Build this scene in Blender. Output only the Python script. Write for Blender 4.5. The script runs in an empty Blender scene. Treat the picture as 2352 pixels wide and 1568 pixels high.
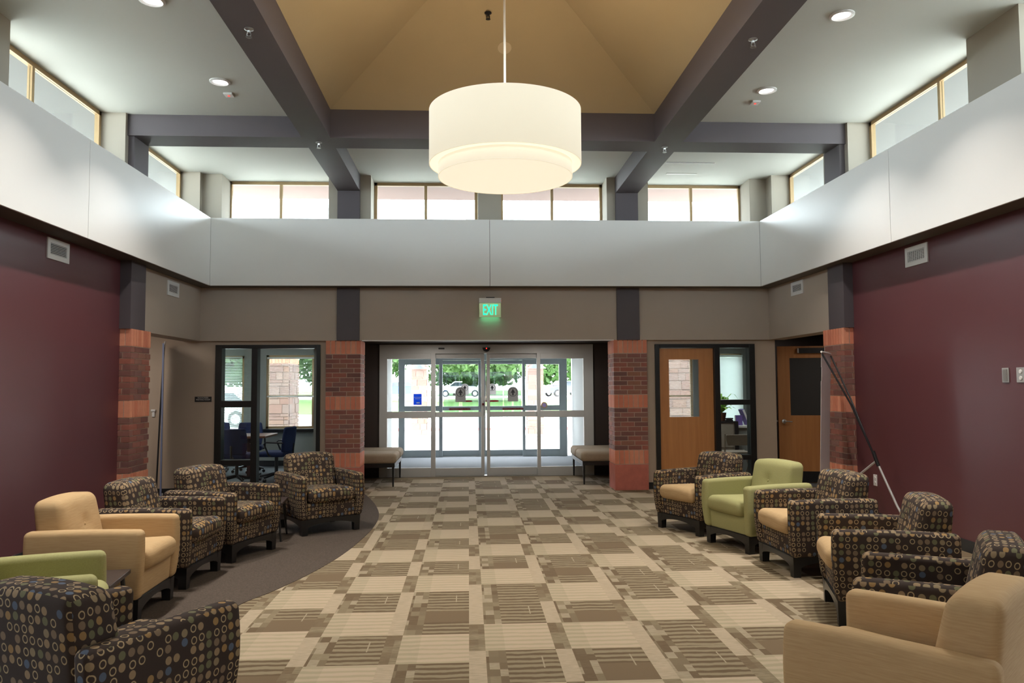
import bpy, bmesh, math, random
from mathutils import Vector, Matrix
random.seed(7)
R = math.radians
C = bpy.context.scene.collection
S = bpy.context.scene
PI = math.pi

# ---------------------------------------------------------------- camera, world, sun, exposure
F_PX, YAW, PITCH, ROLL = 1787.75, 0.0559, 0.0562, -0.0057
cd = bpy.data.cameras.new('camera'); cam = bpy.data.objects.new('camera', cd); C.objects.link(cam)
cd.sensor_fit = 'HORIZONTAL'; cd.sensor_width = 36.0; cd.lens = F_PX / 2352 * 36.0
cd.clip_start = 0.05; cd.clip_end = 400
fw = Vector((math.sin(YAW)*math.cos(PITCH), math.cos(YAW)*math.cos(PITCH), math.sin(PITCH)))
rt = Vector((math.cos(YAW), -math.sin(YAW), 0)); up = rt.cross(fw)
r2 = math.cos(ROLL)*rt + math.sin(ROLL)*up; u2 = -math.sin(ROLL)*rt + math.cos(ROLL)*up
M = Matrix.Identity(4)
for i in range(3):
    M[i][0] = r2[i]; M[i][1] = u2[i]; M[i][2] = -fw[i]
M[2][3] = 1.5
cam.matrix_world = M
S.camera = cam
S.view_settings.view_transform = 'Standard'; S.view_settings.look = 'None'
S.view_settings.gamma = 1.0; S.view_settings.use_curve_mapping = False
S.view_settings.exposure = 0.35
W = bpy.data.worlds.new('world'); S.world = W; W.use_nodes = True
W.node_tree.nodes['Background'].inputs[0].default_value = (0.86, 0.93, 1.0, 1)
W.node_tree.nodes['Background'].inputs[1].default_value = 16.0
sd = bpy.data.lights.new('sun', 'SUN'); sd.energy = 11.0; sd.angle = R(2); sd.color = (1, .95, .86)
so = bpy.data.objects.new('sun', sd); C.objects.link(so); so.rotation_euler = (R(32), 0, R(-28))
cy = S.cycles
cy.max_bounces = 10; cy.diffuse_bounces = 6; cy.glossy_bounces = 3; cy.transmission_bounces = 4; cy.transparent_max_bounces = 16
cy.caustics_reflective = False; cy.caustics_refractive = False; cy.sample_clamp_indirect = 6
cy.use_denoising = True

def portal(x, y, z, sx, sy, rot):
    l = bpy.data.lights.new('portal', 'AREA'); l.shape = 'RECTANGLE'; l.size = sx; l.size_y = sy
    l.cycles.is_portal = True
    o = bpy.data.objects.new('portal', l); C.objects.link(o); o.location = (x, y, z); o.rotation_euler = rot

def arealamp(x, y, z, size, power, col, rot=(0, 0, 0), spread=None):
    l = bpy.data.lights.new('lamp', 'AREA'); l.shape = 'DISK'; l.size = size; l.energy = power; l.color = col
    if spread: l.spread = spread
    o = bpy.data.objects.new('lamp', l); C.objects.link(o); o.location = (x, y, z); o.rotation_euler = rot
    return o

# unseen fill lamps added to brighten the corridor, passages, rooms and recess
def fill_panel(x, y, z, sx, sy, p, col):
    l = bpy.data.lights.new('fill_light', 'AREA'); l.shape = 'RECTANGLE'; l.size = sx; l.size_y = sy; l.energy = p; l.color = col
    o = bpy.data.objects.new('fill_light', l); C.objects.link(o); o.location = (x, y, z)
fill_panel(-5.0, 9.75, 2.44, 1.2, .6, 17, (1, .93, .84)); fill_panel(5.9, 10.0, 2.44, .6, .6, 8, (1, .93, .84))      # added fill in the side passages
fill_panel(5.3, 12.6, 2.36, .5, .5, 5, (1, .93, .84)); fill_panel(3.9, 12.4, 2.49, .9, .5, 22, (1, .97, .92)); fill_panel(-3.9, 12.6, 2.49, .9, .5, 10, (1, .97, .92))   # added fill in the rooms
fill_panel(-.6, 12.1, 2.19, .3, .3, 9, (1, .95, .88)); fill_panel(1.2, 12.1, 2.19, .3, .3, 9, (1, .95, .88))   # added fill for the entrance recess
for px_ in (-2.2, .3, 2.8):
    for py_ in (-.6, -2.2): fill_panel(px_, py_, 2.57, 1.2, .6, 14, (1, .94, .86))  # added fill over the corridor behind the viewer, no fixtures modelled

# ---------------------------------------------------------------- materials
def mat(name, col, rough=.6, metal=0, spec=.5, emit=None, es=0, noise=0, nscale=20, bump=0, bscale=200, stretch=None):
    m = bpy.data.materials.new(name); m.use_nodes = True
    nt = m.node_tree; b = nt.nodes['Principled BSDF']
    b.inputs['Base Color'].default_value = (*col, 1); b.inputs['Roughness'].default_value = rough
    b.inputs['Metallic'].default_value = metal; b.inputs['Specular IOR Level'].default_value = spec
    if emit: b.inputs['Emission Color'].default_value = (*emit, 1); b.inputs['Emission Strength'].default_value = es
    if noise or bump:
        tc = nt.nodes.new('ShaderNodeTexCoord'); vec = tc.outputs['Object']
        if stretch:
            mp = nt.nodes.new('ShaderNodeMapping'); mp.inputs['Scale'].default_value = stretch
            nt.links.new(vec, mp.inputs[0]); vec = mp.outputs[0]
    if noise:
        n = nt.nodes.new('ShaderNodeTexNoise'); n.inputs['Scale'].default_value = nscale; n.inputs['Detail'].default_value = 4
        nt.links.new(vec, n.inputs['Vector'])
        mx = nt.nodes.new('ShaderNodeMix'); mx.data_type = 'RGBA'
        mx.inputs[6].default_value = (*[c*(1-noise) for c in col], 1); mx.inputs[7].default_value = (*[min(1, c*(1+noise)) for c in col], 1)
        nt.links.new(n.outputs[0], mx.inputs[0]); nt.links.new(mx.outputs[2], b.inputs['Base Color'])
    if bump:
        n2 = nt.nodes.new('ShaderNodeTexNoise'); n2.inputs['Scale'].default_value = bscale; n2.inputs['Detail'].default_value = 2
        nt.links.new(vec, n2.inputs['Vector'])
        bp = nt.nodes.new('ShaderNodeBump'); bp.inputs['Strength'].default_value = bump; bp.inputs['Distance'].default_value = .002
        nt.links.new(n2.outputs[0], bp.inputs['Height']); nt.links.new(bp.outputs[0], b.inputs['Normal'])
    return m

def add_translucent(m, f=.6):
    nt = m.node_tree; b = nt.nodes['Principled BSDF']; out = nt.nodes['Material Output']
    t = nt.nodes.new('ShaderNodeBsdfTranslucent'); t.inputs[0].default_value = b.inputs['Base Color'].default_value
    mx = nt.nodes.new('ShaderNodeMixShader'); mx.inputs[0].default_value = f
    nt.links.new(b.outputs[0], mx.inputs[1]); nt.links.new(t.outputs[0], mx.inputs[2]); nt.links.new(mx.outputs[0], out.inputs[0])
    return m

def mat_random(name, cols, rough=.85, bump=.5, bscale=60, noise=.18):
    """colour picked per object (Object Info random) between several tones"""
    m = mat(name, cols[0], rough, bump=bump, bscale=bscale)
    nt = m.node_tree; b = nt.nodes['Principled BSDF']
    oi = nt.nodes.new('ShaderNodeObjectInfo'); cr = nt.nodes.new('ShaderNodeValToRGB')
    cr.color_ramp.interpolation = 'LINEAR'
    el = cr.color_ramp.elements
    el[0].color = (*cols[0], 1); el[1].color = (*cols[-1], 1)
    for i, c in enumerate(cols[1:-1]):
        e = el.new((i+1)/(len(cols)-1)); e.color = (*c, 1)
    nt.links.new(oi.outputs['Random'], cr.inputs[0])
    n = nt.nodes.new('ShaderNodeTexNoise'); n.inputs['Scale'].default_value = 25; n.inputs['Detail'].default_value = 5
    tc = nt.nodes.new('ShaderNodeTexCoord'); nt.links.new(tc.outputs['Object'], n.inputs['Vector'])
    mr = nt.nodes.new('ShaderNodeMapRange'); mr.inputs[3].default_value = 1-noise; mr.inputs[4].default_value = 1+noise
    nt.links.new(n.outputs[0], mr.inputs[0])
    mx = nt.nodes.new('ShaderNodeMix'); mx.data_type = 'RGBA'; mx.blend_type = 'MULTIPLY'; mx.inputs[0].default_value = 1
    cb = nt.nodes.new('ShaderNodeCombineColor')
    for i in range(3): nt.links.new(mr.outputs[0], cb.inputs[i])
    nt.links.new(cr.outputs[0], mx.inputs[6]); nt.links.new(cb.outputs[0], mx.inputs[7])
    nt.links.new(mx.outputs[2], b.inputs['Base Color'])
    return m

class N:
    """tiny expression helper over shader math nodes"""
    def __init__(s, nt): s.nt = nt
    def m(s, op, *a):
        n = s.nt.nodes.new('ShaderNodeMath'); n.operation = op
        for i, v in enumerate(a):
            if isinstance(v, (int, float)): n.inputs[i].default_value = v
            else: s.nt.links.new(v, n.inputs[i])
        return n.outputs[0]
    def mix(s, f, a, b):
        n = s.nt.nodes.new('ShaderNodeMix'); n.data_type = 'RGBA'
        for i, v in ((0, f), (6, a), (7, b)):
            if isinstance(v, (int, float)): n.inputs[i].default_value = v
            elif isinstance(v, tuple): n.inputs[i].default_value = (*v, 1)
            else: s.nt.links.new(v, n.inputs[i])
        return n.outputs[2]
    def comb(s, *a):
        n = s.nt.nodes.new('ShaderNodeCombineXYZ')
        for i, v in enumerate(a):
            if isinstance(v, (int, float)): n.inputs[i].default_value = v
            else: s.nt.links.new(v, n.inputs[i])
        return n.outputs[0]
    def sep(s, v):
        n = s.nt.nodes.new('ShaderNodeSeparateXYZ'); s.nt.links.new(v, n.inputs[0]); return n.outputs
    def white(s, v):
        n = s.nt.nodes.new('ShaderNodeTexWhiteNoise'); n.noise_dimensions = '3D'; s.nt.links.new(v, n.inputs['Vector'])
        return n.outputs
    def noise(s, v, sc=1, det=2, rough=.5):
        n = s.nt.nodes.new('ShaderNodeTexNoise'); n.inputs['Scale'].default_value = sc; n.inputs['Detail'].default_value = det
        n.inputs['Roughness'].default_value = rough
        s.nt.links.new(v, n.inputs['Vector']); return n.outputs[0]
    def ramp(s, f, stops, const=False):
        n = s.nt.nodes.new('ShaderNodeValToRGB'); s.nt.links.new(f, n.inputs[0])
        if const: n.color_ramp.interpolation = 'CONSTANT'
        el = n.color_ramp.elements
        el[0].position = stops[0][0]; el[0].color = (*stops[0][1], 1)
        el[1].position = stops[-1][0]; el[1].color = (*stops[-1][1], 1)
        for p, c in stops[1:-1]:
            e = el.new(p); e.color = (*c, 1)
        return n.outputs[0]
    def step(s, v, lo, hi):
        n = s.nt.nodes.new('ShaderNodeMapRange'); n.inputs[1].default_value = lo; n.inputs[2].default_value = hi
        n.clamp = True
        s.nt.links.new(v, n.inputs[0]); return n.outputs[0]

def mat_dots():
    m = mat('dotted_fabric', (.04, .03, .025), .9, spec=.2); nt = m.node_tree; n = N(nt)
    uv = nt.nodes.new('ShaderNodeTexCoord').outputs['UV']
    x, y, _ = n.sep(uv)
    px, py = n.m('DIVIDE', x, .040), n.m('DIVIDE', y, .040)
    cx, cyy = n.m('FLOOR', px), n.m('FLOOR', py)
    fx, fy = n.m('SUBTRACT', n.m('FRACT', px), .5), n.m('SUBTRACT', n.m('FRACT', py), .5)
    w = n.white(n.comb(cx, cyy, 3.3)); wr = n.sep(w[1])
    fx = n.m('ADD', fx, n.m('MULTIPLY', n.m('SUBTRACT', wr[0], .5), .16))
    fy = n.m('ADD', fy, n.m('MULTIPLY', n.m('SUBTRACT', wr[1], .5), .2))
    d = n.m('SQRT', n.m('ADD', n.m('MULTIPLY', fx, fx), n.m('MULTIPLY', n.m('MULTIPLY', fy, fy), .86)))
    disc = n.m('SUBTRACT', 1, n.step(d, .34, .385))
    inner = n.m('SUBTRACT', 1, n.step(d, .235, .275))
    ring = n.m('SUBTRACT', disc, inner)
    isring = n.m('LESS_THAN', w[0], .30)
    empty = n.m('GREATER_THAN', w[0], .87)
    col = n.ramp(wr[2], [(0, (.30, .215, .13)), (.26, (.31, .195, .085)), (.44, (.155, .15, .085)), (.62, (.21, .15, .10)), (.84, (.10, .13, .19)), (.92, (.27, .21, .13))], True)
    base = n.noise(uv, 900, 1)
    bg = n.mix(base, (.036, .026, .022), (.062, .046, .040))
    fillm = n.m('MULTIPLY', n.m('MULTIPLY', disc, n.m('SUBTRACT', 1, isring)), n.m('SUBTRACT', 1, empty))
    ringm = n.m('MULTIPLY', ring, isring)
    c = n.mix(fillm, bg, col); c = n.mix(ringm, c, (.42, .32, .19))
    nt.links.new(c, nt.nodes['Principled BSDF'].inputs['Base Color'])
    bp = nt.nodes.new('ShaderNodeBump'); bp.inputs['Strength'].default_value = .25; bp.inputs['Distance'].default_value = .001
    nt.links.new(base, bp.inputs['Height']); nt.links.new(bp.outputs[0], nt.nodes['Principled BSDF'].inputs['Normal'])
    return m

def mat_weave(name, a, b, sx, sy):
    m = mat(name, a, .88, spec=.2); nt = m.node_tree; n = N(nt)
    uv = nt.nodes.new('ShaderNodeTexCoord').outputs['UV']; x, y, _ = n.sep(uv)
    f = n.noise(n.comb(n.m('MULTIPLY', x, sx), n.m('MULTIPLY', y, sy), 0), 1, 4, .6)
    c = n.mix(n.step(f, .3, .7), a, b)
    nt.links.new(c, nt.nodes['Principled BSDF'].inputs['Base Color'])
    g = n.noise(uv, 700, 1)
    bp = nt.nodes.new('ShaderNodeBump'); bp.inputs['Strength'].default_value = .2; bp.inputs['Distance'].default_value = .001
    nt.links.new(g, bp.inputs['Height']); nt.links.new(bp.outputs[0], nt.nodes['Principled BSDF'].inputs['Normal'])
    return m

CREAM, CREAM2 = (.475, .38, .28), (.355, .30, .215)
BR1, BR2, TAUPE = (.14, .10, .062), (.19, .142, .09), (.27, .225, .15)
def mat_tile(name, dark):
    """carpet tile: cream/brown strip, a mosaic column, then a field of brushed cross stripes. u along the strip side, v along the room"""
    m = mat(name, CREAM, .95, spec=.1); nt = m.node_tree; n = N(nt)
    uv = nt.nodes.new('ShaderNodeTexCoord').outputs['UV']; u, v, _ = n.sep(uv)
    rnd = nt.nodes.new('ShaderNodeObjectInfo').outputs['Random']; r = n.m('MULTIPLY', rnd, 37.0)
    wob = n.noise(n.comb(n.m('ADD', n.m('MULTIPLY', u, 3.0), r), n.m('MULTIPLY', v, 3.0), r), 1, 3, .6)
    brk = n.noise(n.comb(n.m('ADD', n.m('MULTIPLY', u, 2.2), r), n.m('MULTIPLY', v, 16), r), 1, 4, .65)
    sn = n.m('SINE', n.m('ADD', n.m('MULTIPLY', v, 44.0), n.m('ADD', r, n.m('MULTIPLY', wob, 4.0))))
    st = n.m('ADD', n.m('MULTIPLY', n.m('ADD', n.m('MULTIPLY', sn, .5), .5), .45), n.m('MULTIPLY', brk, .58))
    ms = n.white(n.comb(n.m('FLOOR', n.m('MULTIPLY', u, 9.0)), n.m('FLOOR', n.m('MULTIPLY', v, 5)), n.m('FLOOR', r)))[0]
    fine = n.noise(n.comb(n.m('MULTIPLY', u, 9), n.m('MULTIPLY', v, 60), r), 1, 3)
    strip = n.m('LESS_THAN', u, .19)
    mos = n.m('LESS_THAN', u, .42)
    if dark:
        field = n.mix(n.step(st, .43, .56), BR1, TAUPE)
        band = n.m('GREATER_THAN', n.white(n.comb(n.m('FLOOR', n.m('MULTIPLY', v, 2.0)), n.m('FLOOR', r), 5))[0], .80)
        field = n.mix(band, field, (.175, .127, .08))
        mosc = n.mix(n.step(ms, .2, .8), BR1, TAUPE)
        mosc = n.mix(n.m('GREATER_THAN', ms, .78), mosc, CREAM2)
        mosc = n.mix(n.m('MULTIPLY', n.step(fine, .45, .6), .35), mosc, BR2)
        stripc = n.mix(n.step(fine, .3, .7), CREAM, CREAM2)
        line = n.m('MULTIPLY', n.m('LESS_THAN', n.m('ABSOLUTE', n.m('SUBTRACT', u, .82)), .008), n.m('LESS_THAN', n.m('ABSOLUTE', n.m('SUBTRACT', v, .6)), .18))
        field = n.mix(n.m('MULTIPLY', line, n.m('GREATER_THAN', rnd, .5)), field, CREAM2)
    else:
        field = n.mix(n.m('MULTIPLY', n.step(st, .50, .66), .65), CREAM, (.34, .305, .205))
        mosc = n.mix(n.m('MULTIPLY', n.step(st, .46, .56), .9), (.44, .36, .26), (.35, .305, .21))
        stripc = n.mix(n.step(ms, .3, .6), BR2, TAUPE)
        stripc = n.mix(n.m('MULTIPLY', n.step(fine, .45, .6), .5), stripc, BR1)
    c = n.mix(mos, field, mosc); c = n.mix(strip, c, stripc)
    grain = n.noise(uv, 260, 2)
    c = n.mix(n.m('MULTIPLY', n.step(grain, .35, .65), .16), c, (.1, .08, .05))
    nt.links.new(c, nt.nodes['Principled BSDF'].inputs['Base Color'])
    bp = nt.nodes.new('ShaderNodeBump'); bp.inputs['Strength'].default_value = .3; bp.inputs['Distance'].default_value = .002
    nt.links.new(grain, bp.inputs['Height']); nt.links.new(bp.outputs[0], nt.nodes['Principled BSDF'].inputs['Normal'])
    return m

def mat_glass(name, tint=(.93, .97, .96), refl=.06, milky=0):
    m = bpy.data.materials.new(name); m.use_nodes = True; nt = m.node_tree
    nt.nodes.remove(nt.nodes['Principled BSDF'])
    out = nt.nodes['Material Output']
    t = nt.nodes.new('ShaderNodeBsdfTransparent'); t.inputs[0].default_value = (*tint, 1)
    g = nt.nodes.new('ShaderNodeBsdfGlossy'); g.inputs['Roughness'].default_value = .02
    lw = nt.nodes.new('ShaderNodeLayerWeight'); lw.inputs[0].default_value = .5
    n = N(nt); fac = n.m('ADD', n.m('MULTIPLY', n.m('POWER', lw.outputs['Facing'], 5.0), .8), refl*.6)
    mx = nt.nodes.new('ShaderNodeMixShader'); nt.links.new(fac, mx.inputs[0])
    nt.links.new(t.outputs[0], mx.inputs[1]); nt.links.new(g.outputs[0], mx.inputs[2])
    nt.links.new(mx.outputs[0], out.inputs[0])
    return m

def mat_wood(name, a, b, scale=(22, 22, 1.2)):
    m = mat(name, a, .38); nt = m.node_tree; n = N(nt)
    o = nt.nodes.new('ShaderNodeTexCoord').outputs['Object']; x, y, z = n.sep(o)
    f = n.noise(n.comb(n.m('MULTIPLY', x, scale[0]), n.m('MULTIPLY', y, scale[1]), n.m('MULTIPLY', z, scale[2])), 1, 5, .6)
    nt.links.new(n.mix(n.step(f, .32, .68), a, b), nt.nodes['Principled BSDF'].inputs['Base Color'])
    return m

def mat_stonewall(name, cols):
    return mat_random(name, cols, .9, .8, 30, .15)

MT = dict(
    taupe=mat('taupe_paint', (.455, .385, .325), .75, noise=.04, nscale=3, bump=.12, bscale=300),
    taupe_low=mat('tan_paint', (.47, .375, .295), .75, noise=.04, nscale=3, bump=.12, bscale=300),
    pier=mat('pier_paint', (.36, .325, .275), .8, noise=.03, nscale=3),
    pilaster=mat('plum_grey_paint', (.092, .077, .088), .6, noise=.04, nscale=4, bump=.1, bscale=300),
    burgundy=mat('burgundy_paint', (.115, .036, .044), .38, noise=.05, nscale=2, bump=.12, bscale=300),
    white=mat('white_panel', (.76, .75, .735), .40, noise=.01, nscale=2),
    ceilw=mat('ceiling_white', (.50, .50, .465), .8, noise=.015, nscale=2),
    vault=mat('vault_tan', (.44, .35, .215), .8, noise=.03, nscale=3),
    darkbrown=mat('dark_brown_paint', (.035, .022, .018), .6, noise=.05, nscale=3),
    soffit=mat('soffit_brown', (.10, .082, .066), .7, noise=.04, nscale=4),
    black=mat('black_base', (.012, .013, .015), .5, noise=.1, nscale=20),
    blackframe=mat('black_metal_frame', (.016, .017, .018), .35, metal=.2, noise=.1, nscale=20),
    alu=mat('grey_aluminium', (.50, .50, .485), .45, metal=.05, noise=.04, nscale=5),
    alulight=mat('clear_aluminium', (.33, .38, .40), .4, metal=.1, noise=.04, nscale=5),
    goldframe=mat('tan_window_frame', (.42, .29, .15), .5, noise=.06, nscale=30),
    glass=mat_glass('window_glass'), doorglass=mat_glass('door_glass', (.69, .735, .73)), tintglass=mat_glass('tinted_glass', (.60, .63, .63)),
    mortar=mat('mortar', (.60, .47, .39), .95, noise=.1, nscale=60, bump=.5, bscale=200),
    brick=mat_random('brown_brick', [(.29, .105, .08), (.17, .08, .072), (.36, .12, .085), (.22, .11, .10), (.32, .14, .09)], .8, .6, 90),
    soldier=mat_random('orange_brick', [(.72, .26, .155), (.63, .21, .13), (.76, .32, .20), (.68, .26, .165)], .8, .5, 90, .12),
    redstone=mat('red_stone', (.52, .16, .12), .85, noise=.25, nscale=12, bump=.9, bscale=40),
    stone=mat_stonewall('ashlar_stone', [(.23, .135, .105), (.195, .13, .11), (.25, .17, .135), (.21, .15, .13), (.235, .14, .10)]),
    dots=mat_dots(),
    tanf=mat_weave('tan_fabric', (.46, .315, .165), (.55, .39, .22), 9, 160),
    greenf=mat_weave('green_fabric', (.335, .33, .15), (.39, .38, .185), 120, 120),
    benchf=mat_weave('bench_fabric', (.34, .28, .21), (.40, .33, .25), 30, 90),
    blackwood=mat('black_wood', (.010, .010, .011), .35, noise=.2, nscale=30),
    tabletop=mat('dark_table_top', (.05, .035, .033), .35, noise=.2, nscale=12, stretch=(1, 12, 1)),
    oak=mat_wood('orange_oak', (.62, .285, .105), (.53, .225, .08)),
    browncarpet=mat('brown_carpet', (.088, .070, .058), .98, spec=.1, noise=.55, nscale=90, bump=.6, bscale=250),
    greycarpet=mat('grey_carpet', (.17, .18, .19), .98, spec=.1, noise=.4, nscale=70, bump=.6, bscale=250),
    tiled=mat_tile('carpet_tile_dark', True), tilel=mat_tile('carpet_tile_light', False),
    floorbase=mat('floor_carpet', (.27, .215, .145), .95, spec=.1, noise=.5, nscale=5, bump=.4, bscale=250, stretch=(1, 4, 1)),
    chrome=mat('brushed_steel', (.62, .62, .62), .28, metal=1, noise=.03, nscale=30),
    silver=mat('silver_tube', (.72, .72, .74), .35, metal=.6, noise=.03, nscale=30),
    whiteplastic=mat('white_plastic', (.78, .78, .78), .4, noise=.02, nscale=30),
    greyplastic=mat('grey_plate', (.45, .45, .45), .4, metal=.4, noise=.03, nscale=30),
    shadeo=mat('outer_lamp_shade', (.62, .58, .50), .7, emit=(1, .87, .62), es=.42, noise=.02, nscale=6),
    shadei=mat('inner_lamp_shade', (.62, .56, .46), .7, emit=(1, .87, .66), es=.48, noise=.02, nscale=6),
    diffuser=mat('lamp_diffuser', (.7, .66, .58), .6, emit=(1, .90, .68), es=.66, noise=.02, nscale=6),
    downl=mat('downlight_lens', (.8, .8, .8), .5, emit=(1, .98, .95), es=5, noise=.01, nscale=6),
    greenled=mat('green_letter', (.0, .3, .15), .5, emit=(.0, .85, .40), es=1.6, noise=.02, nscale=6),
    signface=mat('sign_acrylic', (.55, .60, .36), .15, emit=(.35, .75, .30), es=.12, noise=.02, nscale=6),
    redled=mat('red_led', (.6, .0, .0), .4, emit=(1, .03, .02), es=2, noise=.02, nscale=6),
    navy=mat('navy_fabric', (.02, .035, .11), .9, noise=.25, nscale=90),
    blackplastic=mat('black_plastic', (.013, .013, .016), .4, noise=.1, nscale=30),
    woodtable=mat_wood('table_wood', (.23, .10, .05), (.18, .075, .04), (1.2, 20, 20)),
    blind=mat('blind_slat', (.72, .74, .72), .5, noise=.02, nscale=6),
    roomwall=mat('grey_green_paint', (.30, .33, .31), .8, noise=.03, nscale=3),
    vestwall=mat('vestibule_paint', (.27, .29, .28), .8, noise=.03, nscale=3),
    concrete=mat('concrete', (.66, .65, .62), .9, noise=.08, nscale=1.5),
    grass=mat('lawn', (.08, .15, .03), .95, noise=.35, nscale=3, bump=.8, bscale=30),
    redpaint=mat('red_kerb_paint', (.55, .10, .08), .7, noise=.1, nscale=8),
    leaf=mat_random('leaf_green', [(.07, .14, .045), (.11, .19, .07), (.05, .105, .04)], .7, .1, 30, .3),
    bark=mat('bark', (.10, .07, .05), .95, noise=.3, nscale=12, bump=.8, bscale=30),
    shingle=mat('grey_shingle', (.22, .22, .23), .95, noise=.25, nscale=9, stretch=(1, 1, 12)),
    eave=mat('pale_soffit', (.13, .13, .13), .8, noise=.02, nscale=3),
    redeave=mat('red_soffit', (.25, .155, .14), .8, noise=.03, nscale=3),
    blueposter=mat('blue_sign', (.02, .12, .45), .5, noise=.03, nscale=8),
    violetposter=mat('violet_poster', (.30, .27, .55), .6, noise=.1, nscale=8),
    decalgrey=mat('grey_decal', (.42, .41, .40), .6, noise=.03, nscale=8),
    decaldark=mat('dark_decal', (.075, .075, .08), .6, noise=.03, nscale=8),
    decalred=mat('red_decal', (.22, .012, .018), .5, noise=.06, nscale=20),
    banner=mat('banner_sheet', (.80, .76, .78), .55, noise=.06, nscale=6),
    bannerblue=mat('banner_blue', (.17, .20, .33), .5, noise=.05, nscale=6),
    cabinet=mat('putty_metal', (.30, .265, .225), .5, noise=.03, nscale=8),
    pot=mat('brown_pot', (.16, .06, .03), .6, noise=.1, nscale=12),
    lime=mat_random('house_plant_leaf', [(.16, .38, .05), (.26, .48, .08)], .5, .1, 30, .3),
    purple=mat('purple_book', (.14, .09, .33), .6, noise=.1, nscale=20),
    darkpane=mat('dark_pane_glass', (.05, .052, .055), .25, noise=.05, nscale=4),
    paper=mat('paper', (.75, .74, .72), .7, noise=.02, nscale=20),
    carwhite=mat('white_car_paint', (.72, .74, .76), .25, noise=.01, nscale=4),
    cardark=mat('dark_car_paint', (.06, .07, .09), .25, noise=.05, nscale=4),
    carblue=mat('blue_car_paint', (.05, .12, .35), .25, noise=.05, nscale=4),
    carglass=mat('car_glass', (.03, .04, .05), .1, noise=.05, nscale=4),
    rubber=mat('tyre_rubber', (.02, .02, .02), .9, noise=.1, nscale=20),
    lantern=mat('lantern_metal', (.20, .24, .27), .6, noise=.1, nscale=8),
    plate=mat('plate_tan', (.60, .50, .34), .6, noise=.02, nscale=8),
)

for k_ in ('decalgrey', 'decaldark', 'decalred', 'blueposter', 'leaf', 'blind', 'banner'): add_translucent(MT[k_], .5)

# ---------------------------------------------------------------- geometry helpers
class MB:
    def __init__(s): s.v = []; s.f = []; s.uv = None
    def box(s, x0, x1, y0, y1, z0, z1):
        b = len(s.v)
        s.v += [(x, y, z) for z in (z0, z1) for x, y in ((x0, y0), (x1, y0), (x1, y1), (x0, y1))]
        s.f += [tuple(b+i for i in q) for q in ((3, 2, 1, 0), (4, 5, 6, 7), (0, 1, 5, 4), (1, 2, 6, 5), (2, 3, 7, 6), (3, 0, 4, 7))]
        return s
    def poly(s, pts, flip=False):
        b = len(s.v); s.v += [tuple(p) for p in pts]; f = tuple(range(b, b+len(pts)))
        s.f.append(f[::-1] if flip else f); return s
    def prism(s, prof, axis, a0, a1):
        """extrude a 2-D profile (list of (p,q)) along axis ('x','y','z') from a0 to a1"""
        def mk(p, q, a): return {'x': (a, p, q), 'y': (p, a, q), 'z': (p, q, a)}[axis]
        b = len(s.v); n = len(prof)
        s.v += [mk(p, q, a0) for p, q in prof] + [mk(p, q, a1) for p, q in prof]
        s.f.append(tuple(b+i for i in range(n))[::-1]); s.f.append(tuple(b+n+i for i in range(n)))
        for i in range(n):
            j = (i+1) % n; s.f.append((b+i, b+j, b+n+j, b+n+i))
        return s
    def tube(s, pts, r, n=8, r2=None):
        pts = [Vector(p) for p in pts]; rings = []; m = len(pts)
        for i, p in enumerate(pts):
            d = (pts[min(i+1, m-1)] - pts[max(i-1, 0)]).normalized()
            a = d.orthogonal().normalized() if not rings else (rings[-1][1] - d*rings[-1][1].dot(d)).normalized()
            c = d.cross(a); rr = r if r2 is None else r + (r2-r)*i/(m-1)
            b = len(s.v); s.v += [tuple(p + rr*(math.cos(t)*a + math.sin(t)*c)) for t in [2*PI*k/n for k in range(n)]]
            rings.append((b, a))
        for (b0, _), (b1, _) in zip(rings, rings[1:]):
            for k in range(n): s.f.append((b0+k, b0+(k+1) % n, b1+(k+1) % n, b1+k))
        s.f.append(tuple(rings[0][0]+k for k in range(n))[::-1]); s.f.append(tuple(rings[-1][0]+k for k in range(n)))
        return s
    def lathe(s, prof, n=32, cx=0, cy=0, cz=0, cap=True):
        """prof: list of (r,z)"""
        b = len(s.v); m = len(prof)
        for r, z in prof:
            s.v += [(cx+r*math.cos(2*PI*k/n), cy+r*math.sin(2*PI*k/n), cz+z) for k in range(n)]
        for i in range(m-1):
            for k in range(n):
                s.f.append((b+i*n+k, b+i*n+(k+1) % n, b+(i+1)*n+(k+1) % n, b+(i+1)*n+k))
        if cap:
            s.f.append(tuple(b+k for k in range(n))[::-1]); s.f.append(tuple(b+(m-1)*n+k for k in range(n)))
        return s
    def mesh(s, name, m, smooth=False, origin=(0, 0, 0)):
        me = bpy.data.meshes.new(name); ox, oy, oz = origin
        me.from_pydata([(x-ox, y-oy, z-oz) for x, y, z in s.v], [], s.f); me.materials.append(m)
        bm = bmesh.new(); bm.from_mesh(me); bmesh.ops.recalc_face_normals(bm, faces=bm.faces); bm.to_mesh(me); bm.free()
        if s.uv:
            ul = me.uv_layers.new(name='UVMap')
            for l in me.loops: ul.data[l.index].uv = s.uv[l.vertex_index]
        if smooth:
            me.polygons.foreach_set('use_smooth', [True]*len(me.polygons))
            if smooth is True: me.set_sharp_from_angle(angle=R(40))
        me.update(); return me
    def build(s, name, m, parent=None, smooth=False, origin=None, bevel=0, **props):
        o0 = origin if origin is not None else (tuple(parent['_o']) if parent is not None and '_o' in parent else (0, 0, 0))
        o = bpy.data.objects.new(name, s.mesh(name, m, smooth, o0)); C.objects.link(o)
        if parent is not None: o.parent = parent
        elif origin is not None: o.location = origin
        if bevel:
            md = o.modifiers.new('b', 'BEVEL'); md.width = bevel; md.segments = 2; md.limit_method = 'ANGLE'
        for k, v in props.items(): o[k] = v
        return o

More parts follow.
